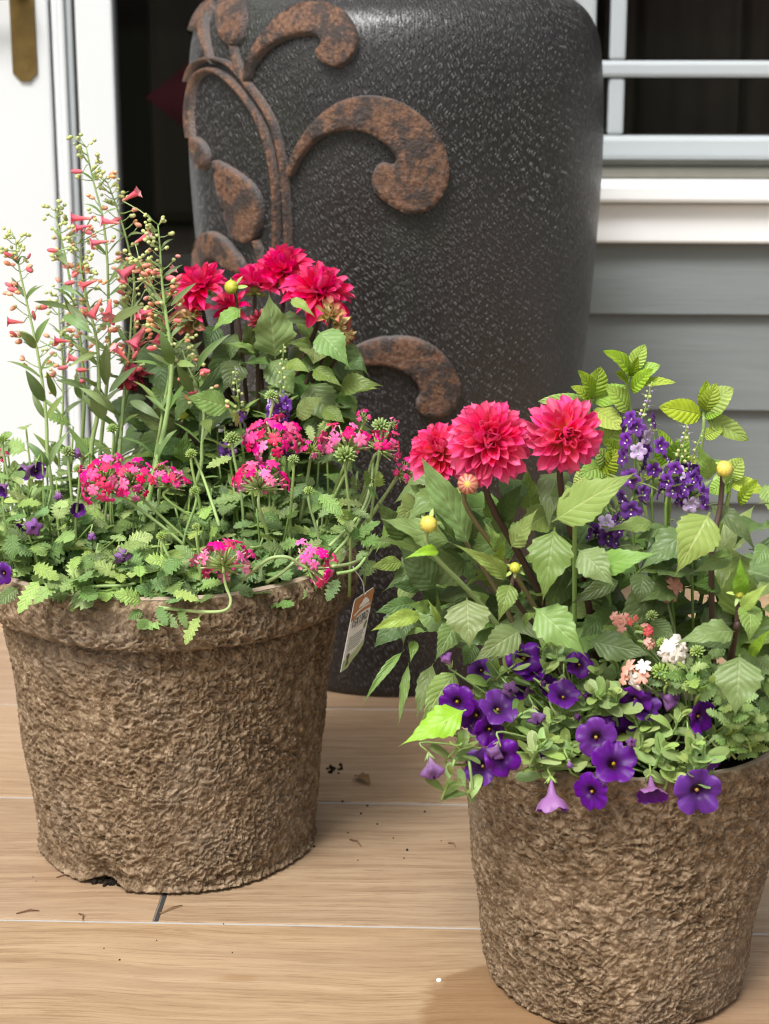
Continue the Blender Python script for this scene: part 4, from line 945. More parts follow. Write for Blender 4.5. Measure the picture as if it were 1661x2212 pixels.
CL = [(va, (425, 375), 112, (-.15, -.75, .65), 34, H1, 1.77, 0, 1.5, (500, 1150)), (va, (545, 385), 95, (.1, -.7, .7), 26, H1, 1.775, 0, 1.4, (520, 1160)), (va, (700, 385), 92, (.15, .15, 1), 20, H1, 1.79, 1, 1.35, (600, 1170)), (va, (5, 290), 40, (-.3, -.3, .9), 10, H1, 1.85, 0, 1.3, (40, 1150)),
      (vc, (1125, 215), 118, (-.1, -.35, .95), 34, H1, 1.84, 0, 1.5, (560, 1170)), (vb, (1290, 255), 62, (.2, -.3, .9), 12, H1, 1.85, 1, 1.4, (620, 1160)), (vb, (1430, 225), 112, (-.1, .35, .95), 22, H1, 1.82, 1, 1.55, (690, 1160)), (vb, (1580, 240), 92, (.5, .1, .8), 18, H1, 1.84, 1, 1.5, (700, 1150)), (vb, (1500, 125), 38, (0, -.3, 1), 7, H1, 1.86, 1, 1.3, (690, 1150)), (vb, (1625, 155), 30, (.6, -.2, .6), 5, H1, 1.85, 1, 1.3, (700, 1150)),
      (vc, (1075, 385), 118, (.05, .30, .95), 24, H1, 1.77, 1, 1.5, (590, 1190)), (vb, (925, 705), 128, (.0, .55, .70), 24, H2, 1.69, 1, 1.6, (600, 1260)), (vb, (1305, 735), 112, (.75, .25, .35), 24, H2, 1.70, 1, 1.6, (640, 1250)), (vb, (1655, 360), 48, (.5, -.2, .6), 8, H1, 1.85, 1, 1.3, (700, 1150)), (vb, (1690, 350), 70, (.7, -.3, .5), 14, H1, 1.86, 0, 1.3, (700, 1150))]
for i, (pl_, c, r, ax, N, st, D, hd, th1, rt_) in enumerate(CL):
    Cc = at(*C2(*c), D); Rm = r * .5236 / FPX * D * 1.02
    h, base = cluster(pl_, Cc, ax, Rm, int(N * .85), st, th1, 20 + i, hd, .265 if r > 60 else .34)
    rp = vroot(rt_[0], min(D + .04, 1.95)); A = Vector(ax).normalized()
    if i == 11: path = [at(*C2(600, 905), 1.70), at(*C2(720, 922), 1.685), at(*C2(850, 933), 1.675), at(*C2(930, 925), 1.675), at(*C2(952, 885), 1.68), at(*C2(930, 820), 1.685), base]
    elif i == 12: path = [at(*C2(1000, 800), 1.72), at(*C2(1060, 750), 1.70), at(*C2(1120, 710), 1.69), at(*C2(1190, 708), 1.69), at(*C2(1240, 740), 1.695), base]
    else: path = [rp, rp.lerp(base, .5) + Vector((R(-.012, .012), -.005, .004)), base - A * Rm * .6, base - A * .002]
    stem(pl_, path, .0019, .0014, M_pstem)
for (pl_, c, r, D, bx) in [(va, (280, 262), 42, 1.80, 290), (va, (465, 168), 36, 1.84, 400), (va, (325, 335), 34, 1.79, 330), (va, (665, 612), 30, 1.71, 640), (va, (10, 212), 34, 1.83, 20), (vb, (1570, 150), 52, 1.83, 1500), (vc, (790, 272), 36, 1.79, 850), (vb, (1275, 425), 32, 1.76, 1290), (vb, (1210, 295), 34, 1.80, 1200), (va, (805, 425), 34, 1.78, 780), (va, (660, 330), 34, 1.8, 640), (vb, (1120, 30), 40, 1.86, 1060), (vc, (960, 205), 46, 1.83, 980), (va, (810, 575), 26, 1.72, 800), (vb, (1425, 270), 66, 1.79, 1440)]:
    p = at(*C2(*c), D); Rm = r * .82 * .5236 / FPX * D; add('bud_head', GBH, pl_, zframe(p - Vector((0, 0, Rm * .5)), (R(-.2, .2), -.3, 1), Rm))
    q = p - Vector((0, 0, Rm * .6)); b0 = vroot(C2(bx, 0)[0], D + .02)
    stem(pl_, [b0, b0.lerp(q, .5) + Vector((R(-.01, .01), 0, 0)), q - Vector((0, 0, .012)), q], .0017, .0013, M_pstem)
# arching stems on the right side of the left pot
for P in ([(1370, 745, 1.74), (1440, 735, 1.76), (1510, 705, 1.80), (1540, 660, 1.83)], [(1390, 775, 1.73), (1460, 760, 1.74), (1500, 720, 1.76), (1520, 680, 1.78)], [(1360, 660, 1.75), (1450, 570, 1.79), (1500, 500, 1.81), (1530, 400, 1.83), (1540, 300, 1.84)], [(1380, 690, 1.74), (1440, 620, 1.77), (1520, 480, 1.82), (1535, 400, 1.83)], [(1100, 810, 1.71), (1150, 780, 1.70), (1200, 740, 1.70), (1250, 690, 1.71)], [(905, 580, 1.75), (870, 470, 1.77), (835, 370, 1.79), (800, 290, 1.79)], [(740, 740, 1.72), (700, 710, 1.71), (675, 660, 1.71), (665, 620, 1.71)], [(350, 830, 1.71), (430, 826, 1.70), (500, 824, 1.70), (560, 815, 1.71)]):
    stem(vb, [at(*C2(x, y), D) for x, y, D in P], .0018, .0014, M_pstem)
hero_v = [(va, 170, 790, 75, 940, 75, 1.70, 1), (va, 80, 830, -10, 900, 70, 1.71, 0), (va, 330, 840, 400, 880, 90, 1.685, 0), (va, 250, 810, 140, 900, 70, 1.69, 1), (vb, 590, 890, 470, 860, 85, 1.68, 1), (vb, 590, 925, 530, 965, 50, 1.68, 0), (vb, 830, 945, 765, 1070, 62, 1.675, 1), (vb, 700, 850, 820, 885, 50, 1.685, 1), (vb, 740, 920, 770, 1000, 45, 1.68, 0), (vb, 650, 905, 690, 990, 55, 1.68, 0), (vb, 660, 930, 735, 1000, 50, 1.682, 0),
          (vb, 1400, 790, 1350, 890, 62, 1.70, 0), (va, 55, 600, 50, 720, 70, 1.72, 0), (va, 130, 740, 245, 800, 70, 1.70, 1), (va, 300, 730, 390, 745, 80, 1.72, 0), (va, 480, 700, 600, 650, 60, 1.73, 0), (va, 330, 800, 250, 850, 70, 1.69, 0), (vb, 870, 640, 900, 590, 70, 1.72, 1), (vb, 760, 710, 650, 790, 80, 1.71, 0), (vb, 970, 290, 850, 340, 50, 1.80, 1), (vb, 1310, 440, 1405, 540, 75, 1.76, 0), (vb, 1450, 650, 1570, 560, 60, 1.79, 0), (vb, 1480, 640, 1570, 640, 70, 1.78, 0), (va, 130, 480, 30, 440, 60, 1.78, 1), (va, 60, 500, 170, 490, 55, 1.77, 1), (va, 230, 480, 280, 500, 60, 1.76, 1), (vb, 980, 170, 945, 100, 55, 1.84, 1), (vb, 1300, 230, 1350, 150, 30, 1.83, 1), (vb, 1270, 160, 1290, 230, 40, 1.83, 1), (vb, 1180, 690, 1080, 660, 80, 1.73, 0), (vb, 1230, 700, 1330, 640, 60, 1.72, 0), (vb, 1160, 580, 1090, 530, 60, 1.76, 0)]
for (pl_, bx, by, tx, ty, w, D, lime) in hero_v: leafpx(pl_, C2, bx, by, tx, ty, w * 1.1, D, setn=L_VL if lime else L_V, roll=R(-.3, .3), up=.6)
def shoots(plant, n, xr, seed, lset, lset2, pl2=.18, front=1.0):
    rnd = random.Random(seed); c = 0
    while c < n:
        a = rnd.uniform(0, 2 * math.pi); q = math.sqrt(rnd.random()) * .165
        X, Y = PLX + q * math.cos(a), PLY + q * math.sin(a)
        if not (xr[0] <= X - PLX <= xr[1]) or Y > PLY + .06: continue
        c += 1
        fr = max(0, (PLY - Y) / .165)
        out = Vector((math.cos(a), math.sin(a), 0)) * (q / .165); hgt = rnd.uniform(.045, .125) * (1.0 - .55 * fr) * front
        b0 = Vector((X, Y, SOILZ_L)); tip = b0 + out * rnd.uniform(.0, .035) + Vector((rnd.uniform(-.02, .02), rnd.uniform(-.02, .01), hgt))
        st_ = stem(plant, [b0, b0.lerp(tip, .5) + out * .006, tip], .0014, .001, M_stem, name='shoot', n=5, k=3); path = o_path[st_]
        az0 = rnd.uniform(0, 6)
        for k in range(5):
            p = path[min(len(path) - 1, int((.35 + .65 * k / 4) * (len(path) - 1)))]; az = az0 + k * 2.4
            L = rnd.uniform(.026, .045) * (1.0 if k < 4 else .7); d = Vector((math.cos(az), math.sin(az) - .2, rnd.uniform(-.25, .6)))
            ls = lset2 if (k == 4 and rnd.random() < .6) or rnd.random() < pl2 else lset
            add('leaf', rnd.choice(ls), st_, frame(p, d, Vector((0, -.45, 1)), (L, L * rnd.uniform(.9, 1.3), L), rnd.uniform(-.5, .5)))
for _i in range(26):
    x_, y_ = R(1370, 1570), R(400, 720); a_ = R(0, 6.28); l_ = R(70, 110)
    leafpx(vb, C2, x_, y_, x_ + l_ * math.cos(a_), y_ + l_ * math.sin(a_) * .8, R(40, 62), R(1.78, 1.86), setn=L_V if _i % 3 else L_VL, roll=R(-.5, .5), up=.6)
shoots(va, 50, (-.17, .0), 3, L_V, L_VL, .25); shoots(vb, 46, (-.01, .17), 4, L_V, L_VL, .25); shoots(vc, 58, (-.17, .15), 9, L_V, L_VL, .3, 1.25)

# ------------------------------------------------------------------ angelonia
def ang_mesh(mats):
    b = MB(); n = 30; v = [(0, 0, -.25)]; uv = [(0, 0)]
    for k, r in enumerate((.35, .7, 1.0)):
        for j in range(n):
            a = 2 * math.pi * j / n; lob = abs(math.cos(2.5 * a)); rr = r * (1 if k == 0 else (.62 + .38 * lob ** .6)); v.append((rr * math.cos(a), rr * math.sin(a), (-.05, .12, .02)[k] + .08 * math.sin(5 * a) * (k > 0))); uv.append((r, j / n))
    b.put(v, [(0, 1 + j, 1 + (j + 1) % n) for j in range(n)] + [q[::-1] for q in grid_faces(3, n, True, 1)], 0, uv)
    b.blob((0, -.34, .02), .10, 1, 4, 6)
    b.blob((0, 0, -.35), .22, 2, 4, 6)
    return b.build('floret', mats)
FA = ang_mesh([M_ang, M_white_dot, M_calyx]); FAP = ang_mesh([M_angp, M_white_dot, M_calyx])
rb_ = MB(); rb_.blob((0, 0, 0), 1, 0, 6, 8); RB = [rb_.build('bud', M_gbud), None]; rb_ = MB(); rb_.blob((0, 0, 0), 1, 0, 6, 8); RB[1] = rb_.build('bud', M_angp)
SL = [leaf_mesh('leaf', [M_cleaf], 0, 1, 2, .22, .45, .8, 0, .2, .06, 0, .004, 0, 0, 8, 90)]
def angelonia(plant, pts, D, f0, f1, nfl, Rm, base, dense=1.0, seed=0):
    rnd = random.Random(seed); P = [base] + [at(x, y, D) for x, y in pts]
    st_ = stem(plant, P, .0016, .0006, M_stem, k=6); path = o_path[st_]; n = len(path)
    for i in range(nfl):
        f = f0 + (f1 - f0) * (i + .5) / nfl; p = path[int(f * (n - 1))]; az = i * 2.4 + rnd.uniform(-.3, .3); d = Vector((math.cos(az), math.sin(az) * .8 - .55, rnd.uniform(-.1, .35))).normalized()
        add('floret', FA if rnd.random() < .88 else FAP, st_, frame(p + d * Rm * rnd.uniform(.9, 1.5), Vector((0, 0, 1)).cross(d), d, (Rm * rnd.uniform(.85, 1.1),) * 3, rnd.uniform(-.3, .3)))
    for i in range(int(16 * dense)):
        f = f1 + (1 - f1) * (i + .5) / (16 * dense); p = path[min(n - 1, int(f * (n - 1)))]; az = i * 2.4; d = Vector((math.cos(az), math.sin(az), .3))
        add('bud', RB[0 if rnd.random() < .75 else 1], st_, T(p + d * R(.004, .008) * (1.3 - f)) @ Matrix.Scale(R(.0014, .0024) * (1.6 - f), 4))
        if i % 2: add('leaf', SL[0], st_, frame(p, d, Vector((0, 0, 1)), (.010 * (1.7 - f),) * 3))
    for i in range(10):
        f = .12 + (f0 + .1) * i / 10; p = path[int(f * (n - 1))]; az = i * 1.9; add('leaf', SL[0], st_, frame(p, Vector((math.cos(az), math.sin(az), .5)), Vector((0, 0, 1)), (.03, .03, .03)))
angl = add('angelonia_plant', None, None, T(root_pt(590, 1.90, SOILZ_L)), label='violet angelonia spike between dahlia leaves and pink verbena, left pot', cat='flower')
rA = W[angl].translation
angelonia(angl, [C7(890, 1560), C7(900, 1300), C7(912, 1150), C7(930, 950), C7(938, 770)], 1.88, .40, .56, 15, .0085, rA, 1.2, 1)
angelonia(angl, [C7(640, 1420), C7(625, 1250), C7(610, 1080), C7(595, 930)], 1.88, .42, .44, 3, .006, rA + Vector((-.02, 0, 0)), 1.2, 2)
angelonia(angl, [C7(960, 1620), C7(955, 1560), C7(950, 1500), C7(945, 1470)], 1.86, .5, .9, 8, .006, rA + Vector((.01, -.01, 0)), .2, 3)
angelonia(angl, [C7(560, 1600), C7(545, 1540), C7(530, 1480), C7(520, 1360)], 1.86, .4, .7, 8, .006, rA + Vector((-.03, -.01, 0)), .3, 4)

# ------------------------------------------------------------------ calibrachoa
def corolla(mats, flare=0.0, depth=1.0, wob=.05, seed=0, side=0.0):
    rnd = random.Random(seed); v = []; uv = []; n = 40
    prof_ = [(0, -.95 * depth, .06), (.12, -.70 * depth, .10), (.24, -.40 * depth, .16), (.34, -.16, .24), (.45, -.05, .36), (.6, .0, .55), (.8, .03, .79), (.92, .03, .93), (1.0, .0, 1.0)]
    ph = rnd.uniform(0, 6)
    for (s, z, r) in prof_:
        for j in range(n):
            a = 2 * math.pi * j / n; e = max(0, (s - .4) / .6); lob = abs(math.cos(2.5 * a))
            rr = r * (1 - e ** 2 * .22 * (1 - lob ** .45)); zz = z + flare * e * e * .75 + wob * e * math.sin(5 * a + ph) + .07 * e * math.sin(3 * a + 1 + ph) + .05 * e * e * math.sin(11 * a + 2 * ph) - .12 * e * (1 - lob ** .3)
            rr *= 1 - .28 * abs(flare) * e
            v.append((rr * math.cos(a), rr * math.sin(a), zz)); uv.append((s, j / n))
    f = [q[::-1] for q in grid_faces(len(prof_), n, True)]
    b = MB(); b.put(v, f, 0, uv)
    b.blob((.02, 0, -.20), .085, 1, 4, 7, (.2, .1, 1), 1.1)
    for i in range(5):
        a = i * 2 * math.pi / 5; d = Vector((math.cos(a), math.sin(a), .9)); b.tube([(0, 0, -1.05 * depth), Vector((0, 0, -1.0 * depth)) + d * .14, Vector((0, 0, -1.0 * depth)) + d * .34], [.05, .055, .015], 5, 2)
    return b.build('flower', mats)
CM = [M_cal, M_yellow, M_calyx]
COR = [corolla(CM, (-.1, .05, .15, -.2, .1)[i], 1, (.06, .12, .09, .14, .1)[i], i) for i in range(5)]; CORH = [corolla(CM, .75, 1, .07, 5), corolla(CM, .5, 1, .09, 6)]
def closed_mesh(mat, seed, w=.42):
    rnd = random.Random(seed); v = []; uv = []; n = 20; prof_ = [(0, .08), (.3, .10), (.55, .20), (.8, w * .8), (.95, w), (1.1, w * .7), (1.25, w * .25)]
    for z, r in prof_:
        for j in range(n):
            a = 2 * math.pi * j / n; rr = r * (1 + .22 * math.cos(5 * a + z * 2) * min(1, z * 1.4)); v.append((rr * math.cos(a), rr * math.sin(a), z + .08 * math.sin(3 * a) * (z > .7))); uv.append((z / 1.25, j / n))
    b = MB(); b.put(v, grid_faces(len(prof_), n, True), 0, uv)
    for i in range(5):
        a = i * 2 * math.pi / 5; d = Vector((math.cos(a), math.sin(a), 1.2)); b.tube([(0, 0, -.05), d * .13, d * .3], [.05, .055, .015], 5, 1)
    return b.build('flower_bud', [mat, M_calyx])
WIL = [closed_mesh(M_wilt, 1), closed_mesh(M_wilt, 2, .6)]; DKB = closed_mesh(M_dkbud, 3, .34)
calr = add('calibrachoa_plant', None, None, T(Vector((PRX, PRY - .06, SOILZ_R))), label='purple calibrachoa spilling over the front of the right pot', cat='flower')
rC = W[calr].translation
def cal_flower(plant, px, py, D, r, ax, me, scale=1.0, root=None, name='flower'):
    p = at(px, py, D); A = Vector(ax).normalized(); Rm = r / FPX * D * scale * (1.2 if (me in COR or me in CORH) else 1.1)
    o = add(name, me, plant, zframe(p, A, Rm, R(0, 6)))
    e = p - A * Rm * (1.0 if me in COR or me in CORH else .03)
    rt_ = (root or rC) + Vector((R(-.03, .03), R(-.02, .03), 0)); 
    x_ = rt_.lerp(e, .6); x_.z = min(max(x_.z, rt_.z + .025), rt_.z + .05)
    stem(plant, [rt_.lerp(e, .1), x_, e - A * .008 + Vector((0, .002, .0)), e], .0010, .0008, M_stem, n=5, k=4)
cf = [((305, 645), 76, (-.25, -.93, .25), 0), ((395, 705), 74, (.1, -.9, .25), 0), ((490, 668), 82, (.15, -.65, .75), 0), ((600, 448), 78, (.1, -.75, .6), 0), ((410, 505), 52, (-.2, -.8, .4), 0), ((840, 478), 58, (.1, -.7, .6), 0), ((598, 590), 64, (-.7, -.6, .4), 3), ((770, 612), 70, (.1, -.55, .85), 0), ((1075, 640), 76, (-.4, -.7, -.4), 0),
      ((1365, 708), 74, (.75, -.75, .15), 0), ((912, 800), 84, (-.1, -.95, .2), 0), ((1035, 780), 72, (.2, -.85, .45), 0), ((988, 905), 96, (.05, -.75, .68), 0), ((510, 885), 82, (.25, -.93, .2), 0), ((415, 922), 78, (-.35, -.85, .3), 0), ((885, 1035), 80, (-.55, -.8, .05), 0), ((1352, 1033), 98, (.05, -.98, .12), 0), ((1152, 1030), 74, (.0, -.75, -.62), 3), ((720, 1062), 84, (.05, -.42, -.9), 3), ((1410, 905), 46, (.5, -.5, -.4), 3), ((690, 880), 30, (0, -.5, .8), 4), ((450, 765), 66, (.2, -.9, .1), 0), ((640, 505), 56, (-.1, -.6, .7), 0), ((700, 575), 50, (.3, -.7, .3), 3), ((1130, 665), 60, (.2, -.8, .3), 0), ((935, 735), 52, (-.2, -.6, .7), 0)]
def calD(y): # the plant hangs forward over the rim
    return 1.50 if y < 600 else (1.465 if y < 800 else (1.437 if y < 960 else 1.422))
for i, (c, r, ax, k) in enumerate(cf):
    px, py = CB(*c); D = calD(c[1]) + (.012 if i in (1, 4, 11, 14) else 0) - (.012 if i in (12, 13) else 0)
    cal_flower(calr, px, py, D, r * .4983, ax, COR[i % 5] if k == 0 else CORH[i % 2])
for (c, r, ax, me, D) in [((285, 490), 62, (-.4, -.3, .8), WIL[0], 1.48), ((455, 455), 40, (-.2, -.3, .9), DKB, 1.49), ((1490, 850), 66, (.9, -.4, .1), WIL[0], 1.50), ((770, 525), 60, (-.2, -.5, -.6), WIL[1], 1.49), ((865, 615), 60, (.1, -.9, .3), DKB, 1.475), ((640, 660), 66, (.2, -.7, -.6), WIL[1], 1.465), ((490, 815), 62, (-.3, -.6, -.6), WIL[1], 1.425), ((185, 865), 86, (.25, -.5, -.85), WIL[1], 1.42), ((815, 715), 46, (.3, -.7, .4), DKB, 1.46), ((1165, 600), 84, (.8, -.4, -.2), WIL[1], 1.48), ((1060, 830), 50, (0, -.7, .5), WIL[0], 1.43), ((275, 765), 40, (-.2, -.4, .8), DKB, 1.45), ((790, 890), 34, (.2, -.7, -.6), WIL[0], 1.425), ((950, 960), 40, (-.1, -.8, -.5), WIL[0], 1.422), ((1310, 760), 50, (.1, -.8, -.4), WIL[0], 1.455), ((530, 570), 56, (.1, -.9, .0), WIL[1], 1.48), ((670, 560), 40, (.3, -.8, .2), DKB, 1.475), ((580, 420), 60, (-.1, -.6, .7), DKB, 1.5)]:
    cal_flower(calr, *CB(*c), D, r * .4983, ax, me, 1.0, name='flower_bud')
def shoot_c(plant, px, py, D, n=8, L0=.0235, root=None, up=(0, -.45, 1), ls=L_C):
    tip = at(px, py, D); A = (Vector(up) + Vector((R(-.5, .5), R(-.3, .2), R(-.2, .2)))).normalized(); b0 = tip - A * .028
    rt_ = (root if root is not None else rC + Vector((R(-.04, .04), R(-.03, .04), 0)))
    st_ = stem(plant, [b0.lerp(rt_, .55) + Vector((0, 0, .006)), b0, tip], .0013, .0009, M_stem, name='shoot', n=5, k=4)
    X = A.orthogonal().normalized(); Y = A.cross(X)
    for k in range(n):
        t = k / (n - 1); az = k * 2.4 + R(-.3, .3); rd = X * math.cos(az) + Y * math.sin(az); p = b0.lerp(tip, .15 + .85 * t); L = L0 * (1.15 - .62 * t) * R(.85, 1.15)
        add('leaf', random.choice(ls), st_, frame(p, rd * (1.05 - .65 * t) + A * (.2 + .7 * t), A, (L, L * 1.25, L), R(-.3, .3)))
sp_c = [(420, 580), (480, 510), (560, 480), (690, 500), (740, 410), (700, 380), (860, 540), (920, 520), (980, 440), (960, 600), (1000, 620), (900, 600), (760, 680), (840, 650), (720, 720), (560, 720), (590, 690), (500, 740), (660, 830), (700, 800), (770, 870), (800, 830), (640, 900), (1110, 830), (1140, 720), (1170, 790), (1200, 840), (1240, 870), (1080, 720), (1280, 690), (1330, 830), (1380, 820), (1440, 790), (1230, 940), (1340, 920), (330, 820), (330, 990), (280, 960)]
for (x, y) in sp_c: shoot_c(calr, *CB(x, y), calD(y) + R(-.01, .012), 8 if y < 930 else 5, root=at(*CB(345, 800), 1.445) if x < 340 and y > 900 else None)
# feathery lime shoots on the right rim of the right pot belong to the salmon verbena
verr = add('verbena_plant', None, None, T(Vector((PRX + .06, PRY - .03, SOILZ_R))), label='salmon and white verbena with feathery lime leaves in the right pot', cat='flower')
rV = W[verr].translation
for (c, r, ax, st, N, D) in [((330, 1325), 62, (-.3, -.7, .5), [FVC], 6, 1.49), ((400, 1325), 44, (.1, -.8, .5), [FVR], 4, 1.488), ((505, 1400), 48, (.6, -.5, .4), [FVC, FVR], 6, 1.485), ((520, 1480), 44, (.5, -.6, .2), [FVC], 5, 1.48), ((680, 1535), 100, (.35, -.75, .45), [FVW], 10, 1.475), ((440, 1690), 90, (-.4, -.8, .2), [FVC, FVW, FVC], 9, 1.465), ((625, 1100), 100, (-.1, -.6, .7), [FVC, FVW], 12, 1.56)]:
    p = at(*C5(*c), D); Rm = r * .3275 / FPX * D; h, base = cluster(verr, p, ax, Rm * 1.25, max(3, int(N * .7)), st, 1.0, 70 + N, 1, .60); A = Vector(ax).normalized()
    stem(verr, [rV, rV.lerp(base, .6) + Vector((0, 0, .01)), base - A * .01, base], .0016, .0013, M_pstem)
for (c, r, D) in [((600, 1640), 80, 1.47), ((450, 1375), 50, 1.495), ((610, 1460), 50, 1.48), ((540, 1280), 50, 1.53), ((650, 1690), 60, 1.465), ((840, 1510), 60, 1.48)]:
    p = at(*C5(*c), D); Rm = r * .3275 / FPX * D; add('bud_head', GBH, verr, zframe(p - Vector((0, 0, Rm * .5)), (R(-.3, .3), -.4, 1), Rm)); q = p - Vector((0, 0, Rm * .6)); stem(verr, [rV, rV.lerp(q, .6), q], .0017, .0014, M_pstem)
def feather(pts, D, n=10, L0=.020, ls=None):
    P = [at(*C5(*q), D) for q in pts]; st_ = stem(verr, [rV.lerp(P[0], .5)] + P, .0016, .0010, M_calyx, name='shoot', n=5); path = o_path[st_]; m_ = len(path)
    for k in range(n):
        f = .35 + .65 * k / (n - 1); p = path[int(f * (m_ - 1))]; az = k * 2.4; d = Vector((math.cos(az), math.sin(az) * .6 - .3, R(.0, .8)))
        add('leaf', random.choice(ls or (L_F + L_VL)), st_, frame(p, d, Vector((0, -.7, .7)), (L0 * R(.8, 1.2), L0 * R(.8, 1.2), L0), R(-.4, .4)))
feather([(780, 1760), (790, 1700), (760, 1640)], 1.465, 8, .022); feather([(830, 1850), (870, 1800), (900, 1740)], 1.46, 6, .020)
feather([(1030, 2010), (1060, 1950), (1110, 1890), (1120, 1850)], 1.46, 10, .018); feather([(1060, 2050), (1000, 1980), (990, 1900)], 1.455, 7, .016); feather([(1100, 2050), (1160, 2000), (1220, 1930)], 1.46, 8, .016); feather([(1130, 2080), (1200, 2070), (1290, 2110)], 1.47, 7, .016); feather([(1140, 2100), (1180, 2150), (1190, 2190)], 1.46, 5, .016)
feather([(1010, 2150), (1050, 2190), (1090, 2240)], 1.468, 6, .018); feather([(1080, 2120), (1150, 2150), (1230, 2190)], 1.478, 8, .019); feather([(1120, 2100), (1220, 2120), (1320, 2100)], 1.49, 8, .02, L_V); feather([(1180, 2090), (1230, 2060), (1300, 2000)], 1.49, 8, .02); feather([(1210, 2000), (1250, 1950), (1300, 1900)], 1.51, 8, .02, L_V)
feather([(620, 1800), (680, 1720), (740, 1690)], 1.47, 6, .02, L_V); feather([(860, 1640), (880, 1580), (900, 1560)], 1.49, 6, .02, L_V); feather([(500, 1250), (520, 1180), (480, 1130)], 1.55, 8, .018, L_V)

# ------------------------------------------------------------------ RIGHT POT: dahlias
dr = add('dahlia_plant', None, None, T(Vector((PRX - .045, PRY + .01, SOILZ_R))), label='coral pink dahlia with three large blooms in the right pot', cat='flower')
rD = W[dr].translation
for (c, r, ax, N, ps, D, sd, kw) in [((545, 440), 176, (-.04, -.86, .50), 92, PS_R, 1.50, 11, {}), ((850, 425), 158, (.10, -.93, .22), 66, PS_Y, 1.49, 12, {'th0': 16, 'th1': 108}), ((345, 480), 138, (-.22, -.70, .66), 74, PS_Y, 1.56, 13, {})]:
    p = at(*C3(*c), D); Rm = r * .5419 / FPX * D; dahlia(dr, p, ax, Rm, N, ps, seed=sd, **kw)
    q = p - Vector(ax).normalized() * Rm * .3 + Vector((0, .004, 0)); st0 = rD + Vector((R(-.01, .03), R(-.01, .02), 0))
    stem(dr, [st0, st0.lerp(q, .45) + Vector((0, .005, .01)), Vector((q.x, q.y + .008, q.z - .05)), q], .0034, .0026, M_dstem)
for (c, r, ax, me, D, bl, mt, cv) in [((775, 225), 76, (-.1, -.95, .2), BUD_P, 1.49, 1.1, M_dstem2, C4), ((485, 520), 60, (-.25, -.9, .1), BUD_Y, 1.475, 1.5, M_stem, C4), ((1118, 840), 40, (0, -.6, .6), BUD_G, 1.48, 1.8, M_dstem, C4), ((690, 310), 34, (-.2, -.3, .8), BUD_G, 1.53, 1.9, M_dstem2, C4), ((60, 500), 50, (.3, -.5, .3), BUD_G, 1.49, 1.8, M_stem, C5)]:
    k_ = cv(100, 0)[0] - cv(0, 0)[0]; p = at(*cv(*c), D); Rm = r * k_ / 100 / FPX * D; bud(dr, p, Rm, ax, me, 5, bl)
    q = p - Vector(ax).normalized() * Rm; st0 = rD + Vector((R(-.02, .02), -.01, 0))
    stem(dr, [st0, st0.lerp(q, .5) + Vector((0, 0, .01)), Vector((q.x, q.y + .003, q.z - .025)), q], .0026, .0018, mt)
c4 = [(765, 1062, 785, 1432, 350, 1.475, 'arch', None), (1410, 545, 1318, 1112, 350, 1.46, 'arch', None), (790, 690, 428, 25, 250, 1.53, 'flat', None), (650, 660, 128, 480, 250, 1.505, 'flat', None), (340, 660, 108, 358, 170, 1.55, 'flat', L_D2), (545, 1005, 278, 690, 240, 1.50, 'flat', L_D2), (300, 800, 62, 838, 115, 1.53, 'flat', None), (565, 725, 298, 780, 90, 1.47, 'curl', L_L),
      (1060, 940, 635, 655, 120, 1.475, 'curl', None), (1090, 955, 990, 1255, 165, 1.465, 'curl', None), (440, 1195, 62, 1305, 125, 1.49, 'curl', L_L), (500, 1150, 310, 1110, 110, 1.50, 'arch', L_L), (700, 1230, 528, 1535, 190, 1.49, 'arch', None), (1170, 1295, 798, 1542, 240, 1.455, 'arch', None), (410, 1090, 92, 1170, 130, 1.53, 'flat', L_D2), (315, 1180, 300, 1430, 150, 1.53, 'curl', L_D2),
      (310, 1440, -5, 1860, 70, 1.54, 'curl', None), (340, 1535, 262, 2010, 80, 1.54, 'flat', None), (385, 1370, 350, 1545, 80, 1.53, 'arch', L_D), (520, 1540, 395, 1965, 150, 1.52, 'curl', None), (690, 1590, 415, 1990, 220, 1.50, 'flat', None), (760, 1880, 262, 2152, 270, 1.455, 'flat', L_L), (990, 520, 1172, 225, 170, 1.54, 'flat', L_D2), (945, 490, 895, 255, 120, 1.55, 'flat', None),
      (1240, 450, 1195, 75, 180, 1.58, 'flat', None), (1085, 700, 1295, 395, 180, 1.52, 'flat', None), (1000, 720, 868, 470, 110, 1.49, 'arch', None), (700, 660, 480, 370, 60, 1.51, 'flat', L_D2), (480, 350, 340, 230, 160, 1.57, 'flat', None), (780, 640, 830, 470, 110, 1.55, 'flat', L_D2), (1000, 790, 1060, 600, 80, 1.49, 'arch', L_L), (560, 1250, 470, 1060, 60, 1.50, 'arch', L_L), (560, 1240, 545, 1000, 50, 1.505, 'flat', None),
      (960, 600, 1150, 330, 150, 1.57, 'flat', L_D2), (900, 1100, 740, 990, 60, 1.5, 'curl', None), (1180, 1250, 1300, 1160, 100, 1.48, 'arch', None), (830, 1400, 740, 1560, 140, 1.51, 'flat', L_D2), (430, 1000, 200, 970, 100, 1.53, 'arch', L_D2), (1380, 480, 1460, 180, 150, 1.53, 'flat', None), (1450, 470, 1524, 260, 90, 1.50, 'arch', L_L), (1130, 1100, 1210, 1020, 90, 1.5, 'flat', L_D2)]
for a in c4: leafpx(dr, C4, *a[:6], kind=a[6], setn=a[7])
for a in [(795, 770, 1135, 572, 170, 1.485, 'flat', None), (930, 960, 1222, 893, 110, 1.46, 'flat', L_L), (900, 880, 1045, 1028, 140, 1.455, 'arch', None)]: leafpx(dr, C3, *a[:6], kind=a[6], setn=a[7])
